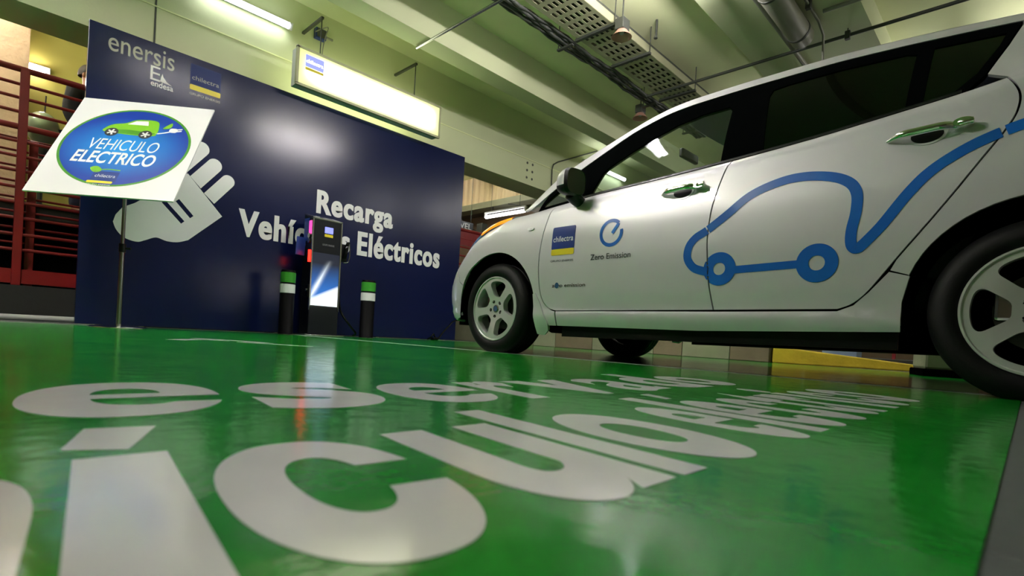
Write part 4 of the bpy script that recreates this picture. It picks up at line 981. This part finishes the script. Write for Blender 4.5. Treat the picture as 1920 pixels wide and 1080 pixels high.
# decals that follow the flank
def near(line, u, z, d):
    for i in range(len(line)-1):
        a, b = Vector(line[i]), Vector(line[i+1]); p = Vector((u, z)); ab = b-a
        t = max(0, min(1, (p-a).dot(ab)/ab.length_squared))
        if (a+ab*t-p).length < d: return True
    return False
def decal(name, V, F, m, parent, off=0.0016):
    keep = []
    for f in F:
        u = sum(V[i][0] for i in f)/len(f); z = sum(V[i][1] for i in f)/len(f)
        if not (near(BL, u, z, 0.0035) or near(RL, u, z, 0.0035)): keep.append(f)
    P = [smap(u, z)+snorm(u, z)*off for u, z in V]
    me = bpy.data.meshes.new(name); me.from_pydata([tuple(p) for p in P], [], [f[::-1] for f in keep])
    me.polygons.foreach_set('use_smooth', [True]*len(me.polygons)); me.update()
    return link(name, me, m, parent)
left_front = [o for o in car.children if o.name.startswith('front_door') and not o.name.startswith('front_door_glass')][0]
left_rear = [o for o in car.children if o.name.startswith('rear_door') and not o.name.startswith('rear_door_glass')][0]
stroke = [(-1.560, 0.478), (-1.520, 0.486), (-1.471, 0.505), (-1.438, 0.551), (-1.442, 0.606), (-1.474, 0.648), (-1.531, 0.680), (-1.624, 0.745), (-1.724, 0.822), (-1.84, 0.863), (-1.94, 0.871), (-2.045, 0.852), (-2.115, 0.816), (-2.147, 0.766), (-2.150, 0.694), (-2.139, 0.623), (-2.138, 0.575), (-2.146, 0.550), (-2.162, 0.544), (-2.182, 0.560), (-2.226, 0.610), (-2.252, 0.645), (-2.318, 0.742), (-2.381, 0.815), (-2.462, 0.872), (-2.544, 0.910), (-2.64, 0.938), (-2.75, 0.950), (-2.90, 0.955), (-3.08, 0.945)]
V, F = ribbon(cr(stroke, 14), 0.040); decal('outline_decal', V, F, 'decal_blue', left_rear)
def ring_mesh(c, r0, r1, n=72, m=6):
    V = [(c[0]+(r0+(r1-r0)*j/m)*math.cos(2*PI*i/n), c[1]+(r0+(r1-r0)*j/m)*math.sin(2*PI*i/n)) for i in range(n) for j in range(m+1)]
    F = [(i*(m+1)+j, ((i+1) % n)*(m+1)+j, ((i+1) % n)*(m+1)+j+1, i*(m+1)+j+1) for i in range(n) for j in range(m)]
    return V, [f[::-1] for f in F]
V, F = ring_mesh((-1.602, 0.492), 0.029, 0.078); decal('outline_decal', V, F, 'decal_blue', left_rear, 0.0022)
V, F = ring_mesh((-2.019, 0.495), 0.031, 0.080); decal('outline_decal', V, F, 'decal_blue', left_rear, 0.0022)
V, F = ribbon([(-1.672-0.0275*i, 0.484+0.001*i) for i in range(11)], 0.034); decal('outline_decal', V, F, 'decal_blue', left_rear)
# e-shaped emblem
ec, er = (-0.967, 0.726), 0.069
ep = [(-0.975, 0.722), (-0.990, 0.742), (-1.006, 0.763), (-1.014, 0.775)]
arcp = [(ec[0]-er*math.cos(math.radians(a)), ec[1]+er*math.sin(math.radians(a))) for a in range(48, 378, 6)]
V, F = ribbon(arcp, 0.020); decal('e_emblem', V, F, 'decal_blue', left_front)
V, F = ribbon(ep, 0.021); decal('e_emblem', V, F, 'decal_blue', left_front, 0.0020)
def door_text(s, y0, y1, z0, z1, m, bold=0.0, slope=0.0, shear=0.0):
    V, F = text_mesh(s, bold, shear); V = fit(V, 0, 1, 0, 1)
    V = [(y0+(y1-y0)*a, z0+(z1-z0)*b+slope*a) for a, b in V]
    o = decal('lettering', V, F, m, left_front, 0.0024)
    return o
def put_d(name, V, F, m, d=0): return decal(name, [(-a, b) for a, b in V], [f[::-1] for f in F], m, left_front, 0.0016+0.0006*d)
panel('logo_square', [(-a, b) for a, b in rrect(0.527, 0.707, 0.662, 0.800, 0.010)], 'print_blue', left_front, off=0.0018, thick=0.001, gap=0, step=0.02)
panel('logo_band', [(-a, b) for a, b in rrect(0.527, 0.707, 0.627, 0.664, 0.010)], 'print_yellow', left_front, off=0.0020, thick=0.001, gap=0, step=0.02)
door_text('chilectra', -0.538, -0.696, 0.708, 0.742, 'print_white', 0.01)
door_text('GRUPO ENERSIS', -0.527, -0.707, 0.586, 0.598, 'print_dark', 0.0)
door_text('Zero Emission', -0.835, -1.106, 0.580, 0.612, 'print_dark', 0.006)
door_text('zero emission', -0.545, -0.803, 0.432, 0.452, 'chrome', 0.012)
V, F = bm2d(fill(ngon(0.585, 0.443, 0.016, 0.018, 20))); put_d('badge_drop', V, F, 'lens_blue', 3)

# ------------------------------------------------------------------ red railing of the gallery
def railing(name, y, z0, heights, x0, x1, posts, label, band=None, r=0.016, thick=()):
    o = empty(name, ((x0+x1)/2, y, z0), 0, label, 'railing'); cx_ = (x0+x1)/2
    for h in heights:
        rr = 0.030 if h in thick else r
        MB().cyl((x0-cx_, 0, h-z0), (x1-cx_, 0, h-z0), rr, n=12).obj('rail', 'red_paint', o, smooth=50)
    for px_ in posts:
        MB().bb((px_-cx_-0.035, -0.035, 0), (px_-cx_+0.035, 0.035, max(heights)-z0)).obj('post', 'red_paint', o, bevel=0.005)
    if band: MB().bb((x0-cx_, -0.012, band[0]-z0), (x1-cx_, 0.012, band[1]-z0)).obj('kick_band', 'red_paint', o)
    return o
railing('railing', 4.50, 0.34, [2.44, 2.295, 2.165, 2.03, 1.885, 1.745, 1.60, 1.46, 1.30, 1.15, 1.0, 0.84, 0.69], -5.0, 1.2, [-4.6, -3.4, -2.205, -1.0, 0.1, 1.1], 'tall red multi-bar railing left of the sign stand', band=(0.36, 0.50), thick=(2.44, 1.885))
railing('railing', 4.64, 0.34, [1.80, 1.68, 1.53, 1.38, 1.22, 1.08, 0.92, 0.77], -5.0, 1.2, [-3.3, -2.11, -0.9, 0.3], 'second lower red railing just behind the tall one', r=0.012)
railing('railing', 4.57, 0.34, [1.93, 1.78, 1.63, 1.48, 1.33, 1.18, 1.0], 1.4, 4.3, [1.5, 2.45, 3.38, 4.2], 'red railing seen between the backdrop edge and the car bonnet', band=(1.66, 1.90), thick=(1.93,))
fp = empty('floor_pipe', (-3.9, 4.30, 0.03), 0, 'white pipe lying along the floor at the left of the backdrop', 'pipe')
MB().cyl((-2.2, 0, 0), (2.3, 0, 0), 0.028, n=16).obj('pipe', 'pipe_white', fp, smooth=50)
for x in (-1.5, 0, 1.5): MB().box((x, 0, -0.008), (0.03, 0.08, 0.044)).obj('clip', 'pipe_grey', fp, bevel=0.003)

# ------------------------------------------------------------------ person on the gallery
def skin_mesh(name, chain, edges, m, parent, root=0, sub=2):
    me = bpy.data.meshes.new(name); me.from_pydata([c[0] for c in chain], edges, [])
    o = link(name, me, m, parent)
    md = o.modifiers.new('skin', 'SKIN'); md.use_smooth_shade = True
    for i, c in enumerate(chain):
        r = c[1]; me.skin_vertices[0].data[i].radius = r if isinstance(r, tuple) else (r, r)
    me.skin_vertices[0].data[root].use_root = True
    sb = o.modifiers.new('sub', 'SUBSURF'); sb.levels = sub; sb.render_levels = sub
    return o
pr = empty('person', (-1.615, 5.36, 1.2), 0, 'person in a dark jacket standing behind the red railing', 'person')
ch = [((0, 0, 0.95), (0.15, 0.11)), ((0, 0, 1.10), (0.14, 0.10)), ((0, 0.01, 1.28), (0.17, 0.115)), ((0, 0.01, 1.42), (0.14, 0.09)), ((0, 0, 1.52), 0.058), ((0, -0.005, 1.58), (0.062, 0.07)), ((0, -0.01, 1.645), (0.076, 0.092)), ((0, 0, 1.72), (0.074, 0.09)), ((0, 0.005, 1.765), (0.045, 0.055)),
      ((-0.19, 0.01, 1.43), 0.062), ((-0.24, 0.03, 1.16), 0.046), ((-0.22, -0.10, 0.93), 0.036), ((-0.21, -0.16, 0.86), 0.034),
      ((0.19, 0.01, 1.43), 0.062), ((0.24, 0.03, 1.16), 0.046), ((0.22, -0.10, 0.93), 0.036), ((0.21, -0.16, 0.86), 0.034),
      ((-0.09, 0, 0.88), 0.09), ((-0.10, -0.01, 0.49), 0.062), ((-0.10, 0.02, 0.09), 0.042), ((-0.10, -0.13, 0.035), 0.032),
      ((0.09, 0, 0.88), 0.09), ((0.10, -0.01, 0.49), 0.062), ((0.10, 0.02, 0.09), 0.042), ((0.10, -0.13, 0.035), 0.032)]
ed = [(0, 1), (1, 2), (2, 3), (3, 4), (4, 5), (5, 6), (6, 7), (7, 8), (3, 9), (9, 10), (10, 11), (11, 12), (3, 13), (13, 14), (14, 15), (15, 16), (0, 17), (17, 18), (18, 19), (19, 20), (0, 21), (21, 22), (22, 23), (23, 24)]
for hx in (-0.21, 0.21):      # four fingers and a thumb on each hand
    b = 12 if hx < 0 else 16; sgn = 1 if hx > 0 else -1
    for k, (dx, L) in enumerate(((-0.028, 0.060), (-0.010, 0.072), (0.010, 0.068), (0.028, 0.052))):
        i = len(ch); ch += [((hx+dx, -0.205, 0.825), 0.0095), ((hx+dx, -0.215-L*0.4, 0.80-L*0.4), 0.0085), ((hx+dx, -0.205-L*0.5, 0.79-L*0.8), 0.0075)]
        ed += [(b, i), (i, i+1), (i+1, i+2)]
    i = len(ch); ch += [((hx-sgn*0.036, -0.185, 0.85), 0.010), ((hx-sgn*0.050, -0.215, 0.825), 0.009)]; ed += [(b, i), (i, i+1)]
i = len(ch); ch += [((0, -0.098, 1.64), 0.014), ((0, -0.112, 1.625), 0.011)]; ed += [(6, i), (i, i+1)]
skin_mesh('body', ch, ed, 'skin', pr)
k = 1.16
def cloth(ids, grow): return [(ch[i][0], tuple(x+grow for x in (ch[i][1] if isinstance(ch[i][1], tuple) else (ch[i][1],)*2))) for i in ids]
skin_mesh('jacket', cloth([0, 1, 2, 3, 9, 10, 11, 13, 14, 15], 0.022)+[((0, 0.005, 1.475), (0.085, 0.075))], [(0, 1), (1, 2), (2, 3), (3, 4), (4, 5), (5, 6), (3, 7), (7, 8), (8, 9), (3, 10)], 'shirt_dark', pr)
skin_mesh('trousers', cloth([0, 17, 18, 19, 21, 22, 23], 0.018), [(0, 1), (1, 2), (2, 3), (0, 4), (4, 5), (5, 6)], 'jeans', pr)
for sx in (-0.10, 0.10):
    MB().lathe([(0.0, 0.085), (0.045, 0.075), (0.055, 0.04), (0.055, 0.0), (0, 0)], 20).obj('shoe', 'black_plastic', pr, smooth=50, loc=(sx, -0.06, 0)).scale = (0.95, 2.3, 1)
hr = MB().grid(lambda a, b: Vector((0.086*math.sin(a*1.75)*math.cos(2*PI*b), 0.012+0.104*math.sin(a*1.75)*math.sin(2*PI*b), 1.672+0.122*math.cos(a*1.75)-(0.0 if math.sin(2*PI*b) > -0.2 else -0.03*a))), 14, 28)
hr.obj('hair', 'hair', pr, smooth=60)
for sx in (-0.032, 0.032):
    MB().lathe([(0, -0.010), (0.008, -0.006), (0.011, 0), (0.008, 0.006), (0, 0.010)], 12, 'Y').obj('eye', 'print_dark', pr, smooth=60, loc=(sx, -0.094, 1.662))
    MB().lathe([(0, -0.03), (0.012, -0.02), (0.016, 0), (0.012, 0.02), (0, 0.03)], 12).obj('ear', 'skin', pr, smooth=60, loc=(sx*2.45, 0.0, 1.645))
MB().box((0, -0.0965, 1.592), (0.046, 0.012, 0.009)).obj('mouth', 'red_paint', pr, bevel=0.003)
pr.rotation_euler = (0, 0, 0.8)

# stand-in globe with a rod for an unidentified pale rounded shape
gg = empty('globe_stand_in', (-1.985, 5.55, 1.2), 0, 'pale globe with a thin rod, stand-in for an unidentified rounded shape behind the red railing', 'globe')
MB().lathe([(0.155*math.sin(t), 0.98+0.19*math.cos(t)) for t in [PI*i/18 for i in range(18)]]+[(0.03, 0.79)], 32).obj('globe', 'dull_green_car', gg, smooth=60)
MB().lathe([(0.0, 0.80), (0.07, 0.80), (0.06, 0.72), (0.025, 0.66), (0.025, 0.05), (0.14, 0.02), (0.14, 0), (0, 0)], 28).obj('pedestal', 'pipe_dark', gg, smooth=40)
MB().cyl((0.01, 0, 1.15), (0.015, 0, 1.36), 0.007, n=8).obj('rod', 'pipe_dark', gg)

# ------------------------------------------------------------------ things beyond the car
sp0 = empty('support_post', (5.78, 6.6, 1.2), 0, 'dark square post standing below the far hanging batten', 'post')
MB().bb((-0.09, -0.09, 0.02), (0.09, 0.09, 1.48)).obj('shaft', 'pipe_dark', sp0, bevel=0.01)
MB().bb((-0.15, -0.15, 0), (0.15, 0.15, 0.02)).obj('foot_plate', 'steel', sp0)
nv = empty('level_sign', (5.04, 6.44, 2.20), 0, 'small blue level sign with white lettering beside the backdrop edge', 'sign')
MB().bb((-0.32, -0.01, 0.19), (0.32, 0.015, 0.39)).obj('upper_plate', 'print_dark', nv, bevel=0.003)
mat('sign_blue', (0.01, 0.05, 0.45), rough=0.35, var=0.1)
MB().bb((-0.32, -0.01, 0.0), (0.32, 0.015, 0.185)).obj('lower_plate', 'sign_blue', nv, bevel=0.003)
V, F = text_mesh('NIVEL', 0.01); flat_obj('lettering', fit(V, -0.27, 0.27, 0.225, 0.355), F, lambda a, b: (a, -0.012, b), 'print_white', nv)
V, F = text_mesh('1', 0.02); flat_obj('lettering', fit(V, 0.07, 0.135, 0.03, 0.16), F, lambda a, b: (a, -0.012, b), 'print_white', nv)
for x in (-0.25, 0.25): MB().cyl((x, 0, 0.38), (x, 0, ZC-2.20), 0.006, n=6).obj('hanger', 'pipe_dark', nv)
# wiring droops on the recessed wall behind the far lamp
for i, P in enumerate(([(5.9, 7.6, 3.08), (5.9, 7.3, 2.75), (6.1, 7.0, 2.6), (6.1, 6.6, 2.72)], [(5.9, 6.4, 3.08), (5.85, 6.35, 2.9), (5.8, 6.3, 2.82)], [(5.9, 5.9, 3.08), (5.88, 5.5, 2.98), (5.85, 5.1, 2.86)])):
    wr_ = tag(MB().tube(cr(P, 6), 0.012, 6).obj('loose_wire', 'black_plastic', smooth=60), ('dark wire drooping left of the far hanging batten', 'short dark wire beside the middle of the far hanging batten', 'dark wire slanting to the near end of the far hanging batten')[i], 'wire', 'loose wires')
cb = empty('floor_cable', (1.98, 3.22, 0), 0, 'black cable with connector lying at the right foot of the backdrop', 'cable')
MB().box((0, 0, 0.022), (0.11, 0.06, 0.04), Matrix.Rotation(0.3, 3, 'Z')).obj('connector', 'black_gloss', cb, bevel=0.012)
MB().tube(cr([(-0.10, 0.03, 0.012), (-0.08, -0.03, 0.05), (-0.04, -0.02, 0.09), (0, 0, 0.05), (0.06, 0, 0.03), (0.14, 0.02, 0.10), (0.27, 0.04, 0.21), (0.45, 0.08, 0.30), (1.0, 0.1, 0.31), (1.18, 0.12, 0.33)], 6), 0.010, 8).obj('cord', 'black_gloss', cb, smooth=60)
bx = empty('crate', (6.0, -0.78, 0.10), 0, 'pale blue box on the raised ground beyond the yellow kerb', 'box')
MB().bb((-0.15, -0.21, 0), (0.15, 0.21, 0.155)).obj('body', 'blue_box', bx, bevel=0.006)
MB().bb((-0.16, -0.22, 0.155), (0.16, 0.22, 0.175)).obj('lid', 'blue_box', bx, bevel=0.004)
rb_ = empty('barrier_bar', (6.2, -1.6, 0.10), 0, 'low red barrier bar beyond the yellow kerb', 'barrier')
MB().bb((-0.02, -0.30, 0.135), (0.02, 0.30, 0.165)).obj('bar', 'red_paint', rb_)
for y in (-0.25, 0.25): MB().bb((-0.02, y-0.02, 0), (0.02, y+0.02, 0.14)).obj('leg', 'red_paint', rb_)
ped = empty('concrete_block', (2.50, -2.22, 0), 0.3, 'rough concrete block with black skirt behind the rear wheel', 'block')
MB().bb((-0.20, -0.16, 0.05), (0.20, 0.16, 0.30)).obj('block', 'wall_tan_pale', ped, bevel=0.02)
MB().bb((-0.215, -0.175, 0), (0.215, 0.175, 0.055)).obj('skirt', 'black_matte', ped, bevel=0.008)

# ------------------------------------------------------------------ services under the ceiling
tr = empty('cable_tray', (2.5, 1.02, 3.60), 0, 'long perforated cable tray under the ceiling', 'cable tray')
X0, X1, Y0, Y1 = -3.0, 3.4, -0.24, 0.24
pb = MB(); nrow = 6; per = 0.145; sl = 0.085
yb = [Y0]+sum([[Y0+0.045+i*0.068, Y0+0.045+i*0.068+0.036] for i in range(nrow)], [])+[Y1]
n_per = int((X1-X0)/per)
for i in range(n_per):
    xa = X0+i*per; xb = xa+per-sl; xc = xa+per
    pb.add([(xa, Y0, 0), (xb, Y0, 0), (xb, Y1, 0), (xa, Y1, 0)], [(0, 1, 2, 3)])
    for j in range(0, len(yb), 2): pb.add([(xb, yb[j], 0), (xc, yb[j], 0), (xc, yb[j+1], 0), (xb, yb[j+1], 0)], [(0, 1, 2, 3)])
pt = pb.obj('perforated_base', 'galvanised', tr)
md = pt.modifiers.new('t', 'SOLIDIFY'); md.thickness = 0.003
for y in (Y0, Y1): MB().bb((X0, y-0.003, 0), (X1, y+0.003, 0.09)).obj('side_flange', 'galvanised', tr)
for x in (-1.6, -0.2, 0.55, 1.75, 3.0):
    st_ = MB().bb((x-0.02, Y0-0.03, -0.03), (x+0.02, Y1+0.03, -0.003)).obj('support_strut', 'pipe_dark', tr)
    for y in (Y0-0.02, Y1+0.02): MB().cyl((x, y, -0.03), (x, y, ZC-3.6), 0.006, n=6).obj('threaded_rod', 'pipe_dark', st_)
MB().bb((X0, Y0+0.01, 0.10), (X1, Y1-0.01, 0.13)).obj('cable_layer', 'pipe_dark', tr)
cbn = empty('cable_bundle', (2.5, 1.44, 3.60), 0, 'dark bundle of cables running beside the cable tray', 'cables')
for k in range(5):
    ph = random.random()*6
    MB().tube([(-3.0+i*0.16, -0.08+0.035*k+0.006*math.sin(i*0.9+ph), 0.015*((k+i) % 2)+0.01*math.cos(i*0.7+ph)) for i in range(41)], 0.020, 8).obj('cable', 'pipe_dark', cbn, smooth=60)
for x in (-1.6, -0.2, 1.75, 3.0):
    sp_ = MB().bb((x-0.02, -0.11, -0.05), (x+0.02, 0.12, -0.03)).obj('saddle', 'pipe_dark', cbn)
    MB().cyl((x, 0.11, -0.03), (x, 0.11, ZC-3.60), 0.006, n=6).obj('hanger_rod', 'pipe_dark', sp_)
def spot(p, label, drop):
    o = empty('ceiling_floodlight', p, 0, label, 'lamp', 'unlit floodlights by the cable tray')
    MB().box((0, 0, 0.07), (0.13, 0.11, 0.12)).obj('gear_box', 'pipe_dark', o, bevel=0.01)
    MB().lathe([(0.03, 0.03), (0.055, 0.01), (0.105, -0.055), (0.110, -0.06), (0.10, -0.055), (0.05, 0.005)], 28).obj('reflector', 'pink_shade', o, smooth=60)
    MB().lathe([(0, -0.035), (0.022, -0.025), (0.026, 0.0), (0.015, 0.03)], 16).obj('bulb', 'pipe_white', o, smooth=60)
    MB().cyl((0, 0, 0.12), (0, 0, drop), 0.008, n=8).obj('hanger', 'pipe_dark', o)
spot((2.30, 0.66, 3.47), 'unlit floodlight with pink reflector at the near edge of the cable tray', ZC-3.47)
spot((4.36, 1.66, 3.52), 'unlit floodlight with pink reflector at the far end by the cable bundle', ZC-3.52)
def pipe(name, pts, r, m, label, cat='pipe', hang=()):
    o = empty(name, pts[0], 0, label, cat); b = Vector(pts[0])
    MB().tube([Vector(p)-b for p in pts], r, 12).obj('run', m, o, smooth=50)
    for h in hang:
        h = Vector(h)-b
        c_ = MB().box(h, (0.05, 0.05, 0.09)).obj('clamp', 'pipe_dark', o, bevel=0.006)
        MB().cyl(h, (h.x, h.y, ZC-b.z), 0.006, n=6).obj('rod', 'pipe_dark', c_)
    return o
pipe('sprinkler_pipe', [(3.95, 1.32, 3.545), (3.95, -4.6, 3.545)], 0.018, 'pipe_dark', 'thin dark pipe crossing the ceiling above the car roof', hang=[(3.95, -1.10, 3.545)])
pipe('steel_conduit', [(1.02, 2.62, 3.405), (1.02, -4.6, 3.405)], 0.016, 'steel', 'thin steel conduit under the second ceiling beam', hang=[(1.02, 0.0, 3.405)])
pipe('ceiling_pipe', [(0.2, -0.56, 3.575), (6.5, -0.56, 3.575)], 0.026, 'pipe_grey', 'pale pipe running along the wide shallow beam', hang=[(1.5, -0.56, 3.575), (5.5, -0.56, 3.575)])
pipe('conduit_drop', [(2.9, -0.92, 3.58), (3.55, -0.92, 3.58), (3.75, -0.92, 3.52), (3.78, -0.92, 3.2), (3.78, -0.92, 0.178)], 0.014, 'pipe_grey', 'slim conduit bending down behind the car roof', hang=[(3.2, -0.92, 3.58)])
pipe('upper_conduit', [(3.4, -1.0, 3.58), (3.4, -4.6, 3.58)], 0.02, 'pipe_grey', 'pale conduit beside the thin dark ceiling pipe', hang=[(3.4, -2.8, 3.58)])
pipe('beam_conduit', [(4.78, 3.68, 2.76), (4.77, 3.68, 3.16), (4.80, 3.68, 3.26), (4.92, 3.68, 3.34), (6.1, 3.68, 3.88)], 0.012, 'pipe_dark', 'thin dark conduit climbing the long beam beyond the door mirror')
du = empty('duct_cylinder', (3.1, -0.75, 3.50), 0, 'short grey cylinder duct hung under the wide beam', 'duct')
MB().lathe([(0, -0.75), (0.105, -0.75), (0.115, -0.73), (0.115, 0.53), (0.105, 0.55), (0, 0.55)], 32, 'X').obj('shell', 'pipe_grey', du, smooth=40)
for x in (-0.5, 0.35): MB().lathe([(0.114, x), (0.120, x), (0.120, x+0.03), (0.114, x+0.03)], 32, 'X').obj('strap', 'pipe_dark', du, smooth=40)
sk_ = empty('fire_sprinkler', (2.97, 0.64, ZC), 0, 'small fire sprinkler on a bent pipe near the cable tray', 'sprinkler')
MB().tube([(0, 0, 0), (0, 0, -0.05), (0.0, 0.0, -0.20), (-0.03, -0.02, -0.235), (-0.09, -0.05, -0.245)], 0.014, 8).obj('pipe', 'pipe_dark', sk_, smooth=50)
MB().lathe([(0, -0.275), (0.02, -0.275), (0.024, -0.27), (0.012, -0.24), (0, -0.24)], 14, c=(-0.09, -0.05, 0)).obj('rose', 'pipe_dark', sk_, smooth=40)
